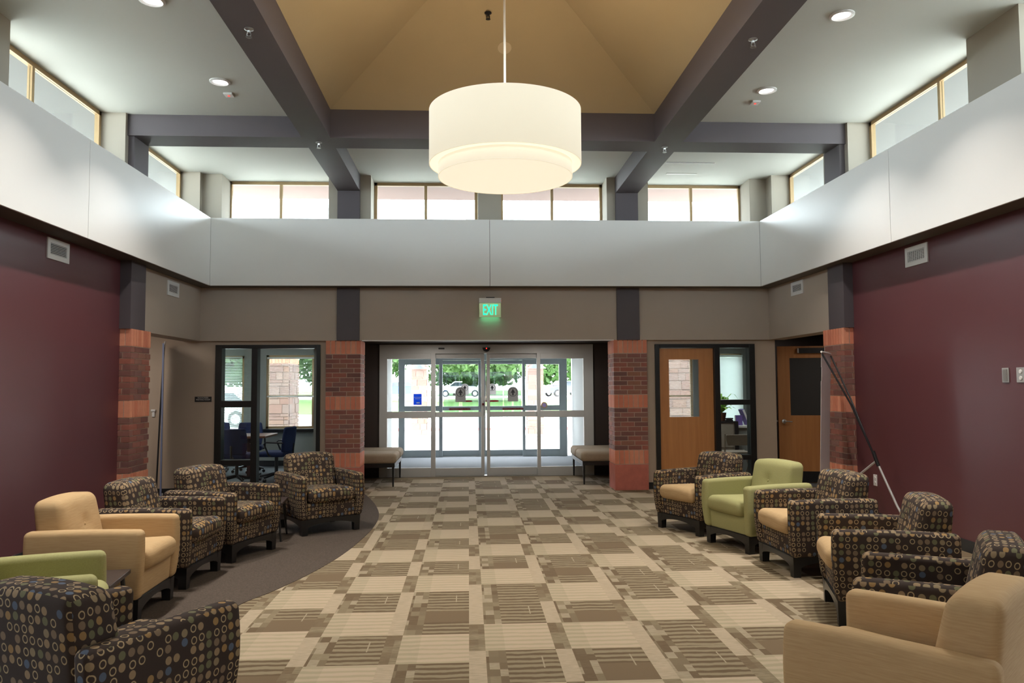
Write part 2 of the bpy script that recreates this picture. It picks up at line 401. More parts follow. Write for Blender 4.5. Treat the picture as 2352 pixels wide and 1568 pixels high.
def thing(name, label, cat, loc=(0, 0, 0), group=None, kind=None, local=False):
    """Empty at a thing's base; parts are given in world coordinates unless local"""
    o = bpy.data.objects.new(name, None); C.objects.link(o); o.location = loc; o.empty_display_size = .1
    o['label'] = label
    if cat: o['category'] = cat
    if group: o['group'] = group
    if kind: o['kind'] = kind
    o['_o'] = (0, 0, 0) if local else tuple(loc)
    return o

def struct(name, mb, m, label=None, **kw):
    o = mb.build(name, m, **kw); o['kind'] = 'structure'
    if label: o['label'] = label
    return o
def bx(*a): return MB().box(*a)

def rot_part(o, ang): o.rotation_euler.z = ang

def text(name, body, size, loc, rot, m, parent=None, extrude=.001, align='CENTER', scale=(1, 1, 1), offset=0):
    cu = bpy.data.curves.new(name, 'FONT'); cu.body = body; cu.size = size; cu.extrude = extrude; cu.offset = offset
    cu.align_x = align; cu.align_y = 'CENTER'; cu.resolution_u = 3
    t = bpy.data.objects.new('t', cu); C.objects.link(t)
    bpy.context.view_layer.update()
    me = bpy.data.meshes.new_from_object(t.evaluated_get(bpy.context.evaluated_depsgraph_get())); me.name = name
    bpy.data.objects.remove(t); me.materials.clear(); me.materials.append(m)
    o = bpy.data.objects.new(name, me); C.objects.link(o); o.rotation_euler = rot; o.scale = scale
    if parent is not None:
        o.parent = parent; b = parent['_o'] if '_o' in parent else (0, 0, 0); o.location = Vector(loc) - Vector(tuple(b))
    else: o.location = loc
    return o

def rbox(hx, hy, hz, r, cx=0, cy=0, cz=0, seg=3, cuts=(4, 4, 4), deform=None):
    """rounded box with UVs in metres; deform(x,y,z) is given in the box's own coordinates"""
    def axis(h, n):
        a = [h-r+r*math.tan(t*PI/4/seg) for t in range(1, seg+1)]
        i = [-(h-r) + 2*(h-r)*k/n for k in range(n+1)]
        return [-x for x in reversed(a)] + i + a
    H = (hx, hy, hz); ax = [axis(h, n) for h, n in zip(H, cuts)]
    idx = {}; mb = MB(); uvs = []; 
    for fx in range(3):
        a1, a2 = [(1, 2), (0, 2), (0, 1)][fx]
        for sgn in (-1, 1):
            g = {}
            for i, p in enumerate(ax[a1]):
                for j, q in enumerate(ax[a2]):
                    v = [0, 0, 0]; v[fx] = sgn*H[fx]; v[a1] = p; v[a2] = q
                    inn = [max(-(h-r), min(h-r, c)) for c, h in zip(v, H)]
                    d = Vector(v) - Vector(inn); pp = Vector(inn) + d.normalized()*r if d.length > 1e-9 else Vector(v)
                    w = tuple(deform(*pp)) if deform else tuple(pp)
                    g[i, j] = len(mb.v); mb.v.append((w[0]+cx, w[1]+cy, w[2]+cz))
                    if fx == 0: uvs.append((pp[1]+5+sgn*.011, pp[2]+5+cz))
                    elif fx == 1: uvs.append((pp[0]+5+.3*sgn, pp[2]+5+cz))
                    else: uvs.append((pp[1]+5+.007, pp[0]+5.4+cz))
            for i in range(len(ax[a1])-1):
                for j in range(len(ax[a2])-1):
                    mb.f.append((g[i, j], g[i+1, j], g[i+1, j+1], g[i, j+1]))
    mb.uv = uvs
    return mb

def build_soft(mb, name, m, parent):
    """weld the six faces of a rounded box, keep per-corner UVs, smooth"""
    me = bpy.data.meshes.new(name); me.from_pydata(mb.v, [], mb.f); me.materials.append(m)
    ul = me.uv_layers.new(name='UVMap')
    for l in me.loops: ul.data[l.index].uv = mb.uv[l.vertex_index]
    bm = bmesh.new(); bm.from_mesh(me); bmesh.ops.remove_doubles(bm, verts=bm.verts, dist=1e-5)
    bmesh.ops.recalc_face_normals(bm, faces=bm.faces); bm.to_mesh(me); bm.free()
    me.polygons.foreach_set('use_smooth', [True]*len(me.polygons))
    o = bpy.data.objects.new(name, me); C.objects.link(o); o.parent = parent
    return o

_cache = {}
def piece(name, m, dx, dy, dz, cx, cy, cz, parent, jit=0):
    """a small block sharing mesh data with alike pieces"""
    k = (name, m.name, round(dx, 3), round(dy, 3), round(dz, 3))
    if k not in _cache:
        _cache[k] = bx(-dx/2, dx/2, -dy/2, dy/2, -dz/2, dz/2).mesh(name, m)
    o = bpy.data.objects.new(name, _cache[k]); C.objects.link(o); o.parent = parent
    b = parent['_o'] if '_o' in parent else (0, 0, 0)
    o.location = (cx-b[0], cy-b[1], cz-b[2])
    return o

def copy_tree(o, parent=None):
    c = o.copy(); C.objects.link(c); c.parent = parent
    for ch in list(o.children): copy_tree(ch, c)
    return c

# ---------------------------------------------------------------- the room's planes
XL, XR, YB, YF = -3.735, 4.36, 11.05, 1.15        # pier and upper-wall planes
XLb, XRb = -3.79, 4.41                            # burgundy walls
ZH, ZB0, ZB1 = 2.14, 2.883, 3.816                 # header underside, white band
YBb, XbL, XbR, YFb = 10.78, -3.524, 4.15, 1.42    # band faces
ZC, ZV, ZBM = 4.50, 4.586, 4.264                  # side ceiling, coffer edge, beam underside
BX = ((-1.846, -1.533), (2.126, 2.45)); BY = ((3.19, 3.57), (8.628, 9.012))
YW, XWL, XWR, YWF = 11.47, -4.02, 4.645, .73      # window glass planes

# floor
struct('floor', bx(-7, 7.6, -4, 13.05, -.12, -.004), MT['floorbase'], 'lobby floor under the carpet tiles')
floor = bpy.data.objects['floor']
T = .49
tm = {}
for nm, m in (('d', MT['tiled']), ('l', MT['tilel'])):
    mb = MB(); h = T/2; mb.v = [(-h, -h, .004), (h, -h, .004), (h, h, .004), (-h, h, .004), (-h, -h, -.003), (h, -h, -.003), (h, h, -.003), (-h, h, -.003)]
    mb.f = [(0, 1, 2, 3), (4, 5, 1, 0), (5, 6, 2, 1), (6, 7, 3, 2), (7, 4, 0, 3)]
    mb.uv = [(0, 0), (1, 0), (1, 1), (0, 1)]*2
    tm[nm] = mb.mesh('carpet_tile', m)
rs = random.Random(21)
for c in range(-3, 10):
    off = rs.choice([0, .12, .25, .37])*1.0; last = 'd'; run = 0
    for r in range(-1, 21):
        y0 = 2.35 + (r + off)*T
        if y0 > 12.6: continue
        k = 'd' if rs.random() < (.38 if last == 'd' else 1.0) else 'l'
        if k == last: run += 1
        else: run = 0
        if run > (1 if last == 'd' else 0): k = 'l' if k == 'd' else 'd'; run = 0
        last = k
        o = bpy.data.objects.new('carpet_tile', tm[k]); C.objects.link(o); o.parent = floor
        o.location = (-.491 + T*(c+.5), y0 + T/2, 0)
# brown carpet with a curved edge, laid along the left side
edge = [(-1.75, 2.2), (-1.82, 3.2), (-1.74, 4.5), (-1.588, 5.479), (-1.447, 5.847), (-1.294, 6.313), (-1.176, 6.802), (-1.1, 7.269), (-1.049, 7.766), (-1.014, 8.341), (-1.017, 8.87), (-1.065, 9.382), (-1.179, 9.997), (-1.312, 10.538), (-1.43, 10.95), (-1.5, 11.05)]
def smooth_curve(p, n=6):
    out = []
    for i in range(len(p)-1):
        p0, p1, p2, p3 = [Vector(p[max(0, min(len(p)-1, i+d))]) for d in (-1, 0, 1, 2)]
        for k in range(n):
            t = k/n; out.append(.5*((2*p1)+(-p0+p2)*t+(2*p0-5*p1+4*p2-p3)*t*t+(-p0+3*p1-3*p2+p3)*t**3))
    out.append(Vector(p[-1])); return [tuple(v) for v in out]
prof = smooth_curve(edge) + [(-1.97, 11.05), (-1.97, 11.14), (-6.6, 11.14), (-6.6, 2.2)]
struct('floor', MB().prism(prof, 'z', 0, .007), MT['browncarpet'], 'plain dark brown carpet with a curved edge')

# side walls, burgundy
for nm, x0, x1, sgn in (('wall_left', XLb-.2, XLb, 1), ('wall_right', XRb, XRb+.2, -1)):
    struct(nm, bx(x0, x1, 3.5, 8.72, 0, 3.4), MT['burgundy'], 'burgundy painted side wall')
    struct(nm, bx(x0, x1, YF-.1, 3.0, ZH, 3.4), MT['taupe'], 'taupe wall above the side opening')
for nm, x0, x1 in (('wall_left', XL-.25, XL), ('wall_right', XR, XR+.25)):
    struct(nm, bx(x0, x1, 9.05, YB+.08, ZH, 3.4), MT['taupe'], 'taupe wall above the side passage')
# base of the burgundy walls
struct('baseboard_left', bx(XLb, XLb+.012, 3.6, 8.66, 0, .11), MT['black'], 'black rubber baseboard')
struct('baseboard_right', bx(XRb-.012, XRb, 3.6, 8.66, 0, .11), MT['black'], 'black rubber baseboard')

# back wall, upper part
struct('wall_back', bx(XL, XR, YB, YB+.2, ZH, 3.4), MT['taupe'], 'taupe wall above the entrance')
# lower back wall pieces
LW0, LW1 = 11.13, 11.24
lw = MT['taupe_low']
struct('wall_back', bx(-7, -3.536, LW0, LW1, 0, 2.55).box(-2.086, -1.9, LW0, LW1, 0, 2.55).box(-3.536, -2.086, LW0, LW1, 2.085, 2.55), lw, 'tan wall around the meeting room opening')
struct('wall_back', bx(2.5, 2.689, LW0, LW1, 0, 2.55).box(4.155, 4.47, LW0, LW1, 0, 2.55).box(2.689, 4.155, LW0, LW1, 2.08, 2.55), lw, 'tan wall around the office door')
for x0, x1 in ((-6, -3.536), (-2.086, -1.97), (2.558, 2.689), (4.155, 4.47)):
    struct('baseboard_back', bx(x0, x1, LW0-.012, LW0, 0, .1), MT['black'], 'black rubber baseboard')
# alcoves left and right of the passages
struct('wall_left', bx(-6.6, -6.5, 8.9, LW0, 0, 2.55).box(-6.6, XLb-.1, 9.0, 9.12, 0, 2.55), lw, 'tan wall of the side passage')
struct('ceiling', bx(-6.6, XL-.1, 9.0, 11.3, 2.45, 2.55).box(XR+.1, 7.3, 9.0, 11.3, 2.45, 2.55), MT['soffit'], 'low ceiling over the side passages')
struct('wall_right', bx(7.2, 7.3, 8.9, 14, 0, 2.55).box(XRb+.1, 7.3, 9.0, 9.12, 0, 2.55), lw, 'tan wall of the side passage')
struct('wall_right', MB().prism([(4.42, LW1), (4.46, LW1), (5.03, 13.55), (4.99, 13.55)], 'z', 0, 2.4).box(4.99, 7.2, 13.5, 13.6, 0, 2.4).prism([(4.42, LW1), (7.3, LW1), (7.3, 13.6), (4.99, 13.6)], 'z', 2.38, 2.45), MT['darkbrown'], 'dark room behind the open door')
struct('wall_back', bx(5.62, 7.3, LW0, LW1, 0, 2.55).box(4.47, 5.62, LW0, LW1, 2.30, 2.55), lw, 'tan wall beside the open door')
# front end of the room (behind the camera's line of sight) with a wide opening, and the corridor the camera stands in
struct('wall_front', bx(XL, XR, YF-.2, YF, ZH, 3.4).box(-7, -1.9, YF-.3, YF-.1, 0, 2.6).box(2.5, 7.6, YF-.3, YF-.1, 0, 2.6), MT['taupe'], 'taupe wall behind the viewer')
struct('wall_front', bx(-7, 7.6, -4.1, -4, 0, 2.7).box(-7.1, -7, -4, 3.2, 0, 2.7).box(7.6, 7.7, -4, 3.2, 0, 2.7), lw, 'corridor walls behind the viewer')
struct('ceiling', bx(-7, 7.6, -4, YF-.15, 2.6, 2.7), MT['ceilw'], 'corridor ceiling behind the viewer')
struct('wall_left', bx(-7, XLb, 2.95, 3.1, 0, 2.55).box(-7, XL, YF-.2, 3.1, 2.45, 2.55), lw, 'passage behind the viewer')
struct('wall_right', bx(XRb, 7.6, 2.95, 3.1, 0, 2.55).box(XR, 7.6, YF-.2, 3.1, 2.45, 2.55), lw, 'passage behind the viewer')

# pilasters on the upper walls
def pil(name, x0, x1, y0, y1, z0, z1): struct(name, bx(x0, x1, y0, y1, z0, z1), MT['pilaster'], 'plum grey flat pilaster')
for x0, x1 in BX:
    pil('trim_1', x0, x1, YB-.04, YB+.02, ZH, ZB0+.02)
    pil('trim_2', x0, x1, YB-.05, YB+.1, ZB1, ZBM)
for y0, y1 in BY:
    for xa, xb, xc in ((XL-.15, -3.672, 0), (4.297, XR+.15, 0)):
        pil('trim_3', xa, xb, y0+.03, y1+.03, ZH, ZB0+.02)
        pil('trim_4', xa, xb, y0+.03, y1+.03, ZB1, ZBM)

# white band: brown soffit box with sill, faced by large white panels
ZS = 3.50
t = .02
def band(name, core, panels, label):
    e = thing(name, label, None, kind='structure')
    MB_ = MB()
    for b in core: MB_.box(*b)
    MB_.build('soffit_box', MT['soffit'], e)
    for p in panels: bx(*p).build('panel', MT['white'], e, bevel=.002)
    return e
g = .003
back_core = [(XbL-.02, XbR+.02, YBb+t, YB+.2, ZB0+.004, ZB1-.012)]
band('trim_5', back_core, [(XbL, .300-g, YBb, YBb+t, ZB0, ZB1), (.300+g, XbR, YBb, YBb+t, ZB0, ZB1)], 'white band of large panels above the entrance')
ys = [YFb, 3.9, 7.366, YBb]
for nm, xf, xin, xo in (('trim_6', XbL, XbL-t, XL-.2), ('trim_7', XbR, XbR+t, XR+.2)):
    a, b = min(xin, xo), max(xin, xo); c, d = min(xf, xin), max(xf, xin)
    band(nm, [(a, b, YFb, YB, ZB0+.004, ZB1-.012)], [(c, d, ys[i]+g, ys[i+1]-g, ZB0, ZB1) for i in range(3)], 'white band of large panels along the side wall')
band('trim_8', [(XbL, XbR, YF-.2, YFb-t, ZB0+.004, ZB1-.012)], [(XbL, XbR, YFb-t, YFb, ZB0, ZB1)], 'white band behind the viewer')
# unseen white sills capping the band, added to bounce light upward
struct('trim_9', bx(-4.06, 4.69, YB-.22, 11.6, ZB1-.012, ZB1-.008).box(XL-.5, XbL-.02, YFb, YB, ZB1-.012, ZB1-.008).box(XbR+.02, XR+.5, YFb, YB, ZB1-.012, ZB1-.008).box(XL-.5, XR+.5, .6, YFb, ZB1-.012, ZB1-.008), MT['ceilw'], 'unseen pale ledge behind the white band, added for bounce light')

# piers of the clerestory (pale inside their reveals)
pm = MT['pier']
def mirror_y(y0, y1): return (12.2-y1, 12.2-y0)
bp = [(-4.06, -3.468, YB, 11.52), (-4.06, XL, 10.948, YB), (-1.978, -1.384, YB, 11.52), (.141, .473, YB, 11.52), (2.005, 2.61, YB, 11.52), (4.114, 4.69, YB, 11.52), (XR, 4.69, 10.842, YB)]
mbp = MB()
for x0, x1, y0, y1 in bp: mbp.box(x0, x1, y0, y1, ZB1-.01, ZC)
struct('wall_back', mbp, pm, 'clerestory piers between the high windows')
mbp = MB()
for x0, x1, y0, y1 in bp:
    a, b = mirror_y(y0, y1); mbp.box(x0, x1, a, b, ZB1-.01, ZC)
struct('wall_front', mbp, pm, 'clerestory piers behind the viewer')
sp = [(8.58, 9.2), (5.78, 6.43), (3.0, 3.62)]
for nm, x0, x1 in (('wall_left', -4.06, XL), ('wall_right', XR, 4.69)):
    mbp = MB()
    for y0, y1 in sp: mbp.box(x0, x1, y0, y1, ZB1-.01, ZC)
    struct(nm, mbp, pm, 'clerestory piers between the high windows')
# outer wall under the clerestory
struct('wall_back', bx(-4.3, 4.95, 11.25, 11.65, 2.55, ZB1-.012), pm, 'outer wall below the high windows')
struct('wall_front', bx(-4.3, 4.95, .55, YF-.2, 2.7, ZB1-.012), pm, 'outer wall behind the viewer')
struct('wall_left', bx(-4.3, XL-.2, .55, 11.65, 2.55, ZB1-.012), pm, 'outer wall below the high windows')
struct('wall_right', bx(XR+.2, 4.95, .55, 11.65, 2.55, ZB1-.012), pm, 'outer wall below the high windows')

# clerestory windows: tan frames, one mullion, two panes
wn = [0]
def window(x0, x1, y0, y1, z0=ZB1-.005, z1=ZC, mull=None, label='high window with a tan frame', fr=.045, fm='goldframe', hbar=None, gl='glass'):
    wn[0] += 1
    e = thing('window_%d' % wn[0], label, None, (min(x0, x1), min(y0, y1), z0), kind='structure')
    alongx = abs(x1-x0) > abs(y1-y0)
    d = .05
    a0, a1 = (x0, x1) if alongx else (y0, y1)
    pc = (y0+y1)/2 if alongx else (x0+x1)/2
    def B(p, q, za, zb, th=d):
        return (p, q, pc-th/2, pc+th/2, za, zb) if alongx else (pc-th/2, pc+th/2, p, q, za, zb)
    f = MB().box(*B(a0, a1, z1-fr, z1)).box(*B(a0, a1, z0, z0+fr)).box(*B(a0, a0+fr, z0, z1)).box(*B(a1-fr, a1, z0, z1))
    f.build('window_frame', MT[fm], e)
    ms = mull if mull is not None else [(a0+a1)/2]
    for m_ in ms: bx(*B(m_-fr*.45, m_+fr*.45, z0+fr, z1-fr, d*.9)).build('mullion', MT[fm], e)
    if hbar:
        for h in hbar: bx(*B(a0+fr, a1-fr, h-fr*.4, h+fr*.4, d*.8)).build('mullion', MT[fm], e)
    edges = [a0+fr] + [v for m_ in ms for v in (m_-fr*.45, m_+fr*.45)] + [a1-fr]
    for i in range(0, len(edges), 2):
        bx(*B(edges[i], edges[i+1], z0+fr, z1-fr, .008)).build('pane', MT[gl], e)
    return e
bays = [(-3.49, -1.978, -2.74), (-1.384, .141, -.627), (.473, 2.012, 1.25), (2.61, 4.13, 3.36)]
for a, b, mu in bays:
    window(a, b, YW-.02, YW+.02, mull=[mu], label='high window pair in the back wall above the white band')
    window(a, b, YWF-.02, YWF+.02, mull=[mu], label='high window pair behind the viewer')
    portal((a+b)/2, YW+.1, 4.16, b-a, .68, (R(-90), 0, 0)); portal((a+b)/2, YWF-.1, 4.16, b-a, .68, (R(90), 0, 0))
for y0, y1, mu in ((6.43, 8.58, 7.26), (9.2, 10.948, 9.36), (3.62, 5.78, 4.7), (1.25, 3.0, 2.1)):
    y1r = y1 if y1 < 10 else 10.842
    window(XWL-.02, XWL+.02, y0, y1, mull=[mu], label='high window in the left wall above the white band')
    window(XWR-.02, XWR+.02, y0, y1r, mull=[mu], label='high window in the right wall above the white band')
    portal(XWL-.1, (y0+y1)/2, 4.16, .68, y1-y0, (0, R(-90), 0)); portal(XWR+.1, (y0+y1)/2, 4.16, .68, y1-y0, (0, R(90), 0))

# ceilings
struct('ceiling', bx(-4.06, -1.7, .69, 11.52, ZC, ZC+.12), MT['ceilw'], 'white ceiling over the left side')
struct('ceiling', bx(2.3, 4.69, .69, 11.52, ZC, ZC+.12), MT['ceilw'], 'white ceiling over the right side')
struct('ceiling', bx(-1.7, 2.3, 8.85, 11.52, ZC, ZC+.12).box(-1.7, 2.3, .69, 3.35, ZC, ZC+.12), MT['ceilw'], 'white ceiling by the entrance windows')
# hipped tan vault over the middle
vx0, vx1, vy0, vy1 = BX[0][1], BX[1][0], BY[0][1], BY[1][0]
hw = (vx1-vx0)/2; zr = ZV + hw*.62; xm = (vx0+vx1)/2
a, b, c, d_ = (vx0, vy0, ZV), (vx1, vy0, ZV), (vx1, vy1, ZV), (vx0, vy1, ZV); e1, e2 = (xm, vy0+hw, zr), (xm, vy1-hw, zr)
v = MB(); v.poly([c, d_, e2]).poly([a, b, e1]).poly([d_, a, e1, e2]).poly([b, c, e2, e1])
o = struct('ceiling', v, MT['vault'], 'tan hipped vault above the pendant lamp')
# beams
zt = ZV
for x0, x1 in BX:
    struct('beam', bx(x0, x1, .8, YB+.02, ZBM, zt), MT['pilaster'], 'long plum grey ceiling beam running to the entrance wall')
for y0, y1 in BY:
    struct('beam', bx(XL-.1, BX[0][0], y0, y1, ZBM, ZC+.02).box(BX[1][1], XR+.1, y0, y1, ZBM, ZC+.02).box(BX[0][1], BX[1][0], y0, y1, ZBM, zt), MT['pilaster'], 'plum grey cross beam')

# eaves seen through the high windows
struct('roof', bx(-4.06, 4.69, 11.52, 12.5, ZC, ZC+.1), MT['redeave'], 'reddish soffit outside the back windows')
struct('roof', bx(-5.9, -4.06, -.4, 12.5, ZC, ZC+.1), MT['eave'], 'pale soffit outside the left windows')
struct('roof', bx(4.69, 6.5, -.4, 12.5, ZC, ZC+.1), MT['eave'], 'pale soffit outside the right windows')
struct('roof', bx(-4.06, 4.69, -.4, .69, ZC, ZC+.1), MT['eave'], 'pale soffit behind the viewer')
# roof skirt closing the vault from the sky
struct('roof', bx(-4.3, 4.95, .5, 11.7, 5.85, 5.95).box(-2.2, -2.1, 3, 9.2, ZC+.1, 5.85).box(2.7, 2.8, 3, 9.2, ZC+.1, 5.85).box(-2.2, 2.8, 9.2, 9.3, ZC+.1, 5.85).box(-2.2, 2.8, 2.9, 3, ZC+.1, 5.85), MT['shingle'], 'roof over the lobby')

# ---------------------------------------------------------------- brick columns
J = .010
def brick_column(label, x0, y0, w, dpt, sides, base_top=.375, n=0):
    e = thing('brick_column', label, 'column', (x0+w/2, y0+dpt/2, 0), kind='structure', group='brick columns of the lobby')
    bx(x0+.006, x0+w-.006, y0+.006, y0+dpt-.006, 0, 2.132).build('mortar_core', MT['mortar'], e)
    def P(kind, xa, xb, ya, yb, za, zb, jit=.0):
        m = {'brick': MT['brick'], 'soldier_brick': MT['soldier'], 'base_stone': MT['redstone']}[kind]
        piece('brick' if kind != 'base_stone' else 'base_stone', m, xb-xa, yb-ya, zb-za, (xa+xb)/2, (ya+yb)/2, (za+zb)/2, e)
    B, H = .188, .086
    # running courses
    def course(z, par):
        za, zb = z, z+.0565
        s0 = [(0, B), (B+J, 2*B+J), (2*B+2*J, w)] if par else [(0, H), (H+J, H+J+B), (H+2*J+B, w)]
        for i, (a, b) in enumerate(s0):
            ln = b-a
            dep = .09
            if i == 0 and 'L' in sides: dep = .09 if ln > .12 else B
            if i == 2 and 'R' in sides: dep = .09 if ln > .12 else B
            P('brick', x0+a, x0+b, y0, y0+dep, za, zb)
        for s in sides:
            if s == 'F': continue
            ln = (s0[0] if s == 'L' else s0[2]); ln = ln[1]-ln[0]
            y = y0 + (.09 if ln > .12 else B) + J
            xa, xb = (x0, x0+.09) if s == 'L' else (x0+w-.09, x0+w)
            while y < y0+dpt-.03:
                y2 = min(y+B, y0+dpt); P('brick', xa, xb, y, y2, za, zb); y = y2+J
    def soldiers(za, zb):
        k = max(2, round((w+J)/(.0603+J))); bw = (w-(k-1)*J)/k
        for i in range(k): P('soldier_brick', x0+i*(bw+J), x0+i*(bw+J)+bw, y0, y0+.06, za, zb)
        for s in sides:
            if s == 'F': continue
            xa, xb = (x0, x0+.06) if s == 'L' else (x0+w-.06, x0+w)
            k = max(1, round((dpt-.06)/(.0603+J))); bw = (dpt-.06-k*J)/k
            for i in range(k): y = y0+.06+J+i*(bw+J); P('soldier_brick', xa, xb, y, y+bw, za, zb)
    z = base_top
    P('base_stone', x0, x0+w, y0, y0+.06, 0, z-J)
    for s in sides:
        if s != 'F':
            xa, xb = (x0, x0+.06) if s == 'L' else (x0+w-.06, x0+w)
            P('base_stone', xa, xb, y0+.06+J, y0+dpt, 0, z-J)
    soldiers(z, z+.19); z += .20
    for i in range(9): course(z, (i+n) % 2); z += .0665
    soldiers(z, z+.18); z += .19
    for i in range(9): course(z, (i+n) % 2); z += .0655
    soldiers(z, 2.14)
    return e
brick_column('brick column left of the sliding entrance doors', -2.0, 11.05, .482, .46, 'FR')
brick_column('brick column right of the sliding entrance doors', 2.076, 11.05, .482, .46, 'FL', n=1)
brick_column('brick column at the end of the left burgundy wall', -4.15, 8.68, .482, .52, 'FR')
brick_column('brick column at the end of the right burgundy wall', 4.297, 8.68, .482, .52, 'FL', n=1)

# ---------------------------------------------------------------- entrance recess and vestibule
YD, YO = 13.02, 16.55
struct('wall_back', bx(-2.1, -2.0, LW1, YD+.1, 0, 2.3).box(2.6, 2.7, LW1, YD+.1, 0, 2.3).box(-2.0, -1.475, YD, YD+.1, 0, 2.3).box(2.09, 2.6, YD, YD+.1, 0, 2.3), MT['darkbrown'], 'dark brown walls of the entrance recess')
struct('ceiling', bx(-2.1, 2.7, YB+.2, YD+.1, 2.2, 2.3), MT['darkbrown'], 'dark ceiling of the entrance recess')
struct('wall_back', bx(-2.0, 2.6, YD-.02, YD+.1, 2.184, 2.3), MT['darkbrown'], 'dark strip above the sliding doors')
struct('trim_10', bx(-1.5, 2.08, YB-.002, YB+.006, ZH-.006, ZH+.006), MT['whiteplastic'], 'thin metal corner bead above the entrance')
struct('floor', bx(-2.2, 2.8, YD-.03, YO+.4, -.1, .0), MT['greycarpet'], 'grey vestibule carpet')
struct('wall_back', bx(-1.72, -1.62, YD+.1, YO+.1, 0, 2.5).box(2.2, 2.3, YD+.1, YO+.1, 0, 2.5), MT['vestwall'], 'pale side walls of the vestibule')
struct('baseboard_back', bx(-1.62, -1.6, YD+.7, YO, 0, .12).box(2.18, 2.2, YD+.7, YO, 0, .12), MT['black'], 'black baseboard of the vestibule')
struct('ceiling', bx(-1.8, 2.4, YD+.1, YO+.2, 2.4, 2.5), MT['vestwall'], 'vestibule ceiling')

def sliding_door(name, y, label, sensor=True, m='alu'):
    e = thing(name, label, None, (.3, y, 0), kind='structure')
    A = MT[m]
    bx(-1.475, 2.09, y-.03, y+.07, 2.033, 2.185).build('door_header', A, e, bevel=.004)
    for i, (x0, x1, xs) in enumerate(((-1.475, -.55, 0), (1.14, 2.09, 1))):    # fixed sidelights
        sx = (x0, x0+.13, x1-.075, x1) if i == 0 else (x0, x0+.06, x1-.165, x1)
        f = bx(sx[0], sx[1], y-.03, y+.03, 0, 2.04).box(sx[2], sx[3], y-.03, y+.03, 0, 2.04).box(sx[1], sx[2], y-.028, y+.028, 0, .15).box(sx[1], sx[2], y-.028, y+.028, .965, 1.075).box(sx[1], sx[2], y-.028, y+.028, 1.945, 2.04)
        p = f.build('sidelight', A, e, bevel=.003)
        bx(sx[1], sx[2], y-.004, y+.004, .15, .965).build('pane', MT['doorglass'], p)
        bx(sx[1], sx[2], y-.004, y+.004, 1.075, 1.945).build('pane', MT['doorglass'], p)
    for x0, x1, s in ((-.62, .262, 1), (.302, 1.2, -1)):                         # sliding leaves, one track behind
        yy = y+.06
        f = bx(x0, x0+.055, yy-.022, yy+.022, .01, 2.03).box(x1-.055, x1, yy-.022, yy+.022, .01, 2.03).box(x0+.055, x1-.055, yy-.02, yy+.02, .01, .135).box(x0+.055, x1-.055, yy-.02, yy+.02, .975, 1.06).box(x0+.055, x1-.055, yy-.02, yy+.02, 1.955, 2.03)
        p = f.build('sliding_leaf', A, e, bevel=.003)
        bx(x0+.055, x1-.055, yy-.004, yy+.004, .135, .975).build('pane', MT['doorglass'], p)
        bx(x0+.055, x1-.055, yy-.004, yy+.004, 1.06, 1.955).build('pane', MT['doorglass'], p)
    bx(-.55, 1.14, y-.02, y+.09, 0, .012).build('threshold', MT['chrome'], e)
    bx(.255, .262, y+.03, y+.035, 1.0, 1.25).build('door_seal', MT['black'], e)
    # small details
    bx(-.5, -.40, y-.045, y-.03, 2.105, 2.13).build('header_badge', MT['decaldark'], e)
    if sensor:
        prof = [(.297+.065*math.cos(t), 2.13-.0-.07*math.sin(t)) for t in [PI*k/12 for k in range(13)]]
        s = MB().prism(prof, 'y', y-.09, y-.03).build('door_sensor', MT['blackplastic'], e)
        MB().lathe([(.008, -.002), (.010, .0), (.008, .004)], 10).build('sensor_light', MT['redled'], s, origin=(0, 0, 0)).matrix_basis = Matrix.Translation((-.003, -.094, 2.115)) @ Matrix.Rotation(R(90), 4, 'X')
        bx(.225, .255, y+.02, y+.036, 1.17, 1.205).build('safety_sticker', MT['decalred'], e)
        bx(.266, .28, y+.03, y+.04, .98, 1.32).build('door_pull', MT['silver'], e)
    return e
d1 = sliding_door('door_1', YD, 'sliding glass entrance doors with grey aluminium frame')
d2 = sliding_door('door_2', YO, 'outer sliding glass doors of the vestibule', False, 'alulight')

def arrow_decal(x, y, z, k, name='direction_decal', label='', grp=None):
    e = thing(name, label, 'decal', (x, y, z), group=grp)
    pts = [(-.087*k, -.10*k), (.087*k, -.10*k), (.087*k, .06*k)] + [(.087*k*math.cos(t), .06*k+.087*k*math.sin(t)) for t in [PI*j/16 for j in range(1, 16)]] + [(-.087*k, .06*k)]
    MB().prism([(x+p, z+q) for p, q in pts], 'y', y-.002, y).build('backing', MT['decalgrey'], e)
    ring = MB(); n = 32
    for j in range(n):
        t0, t1 = 2*PI*j/n, 2*PI*(j+1)/n
        q = [(x+r*k*math.cos(t), y-.004, z+.055*k+r*k*math.sin(t)) for r, t in ((.072, t0), (.072, t1), (.064, t1), (.064, t0))]
        ring.poly(q)
    ring.build('ring', MT['decaldark'], e)
    ar = [(-.014, -.0), (.014, 0), (.014, .045), (.042, .035), (0, .11), (-.042, .035), (-.014, .045)]
    MB().prism([(x+p*k, z+.0*k+q*k+.003) for p, q in ar], 'y', y-.006, y-.003).build('arrow', MT['decaldark'], e)
    return e
yl = YD+.06-.008
arrow_decal(-.135, yl, 1.33, 1.0, label='grey arched decal with an arrow on the left inner leaf')
arrow_decal(.742, yl, 1.33, 1.0, label='grey arched decal with an arrow on the right inner leaf')
ylo = YO+.06-.008
arrow_decal(-.08, ylo, 1.40, .95, label='arched arrow decal on the left outer leaf')
arrow_decal(.50, ylo, 1.40, .95, label='arched arrow decal on the right outer leaf')
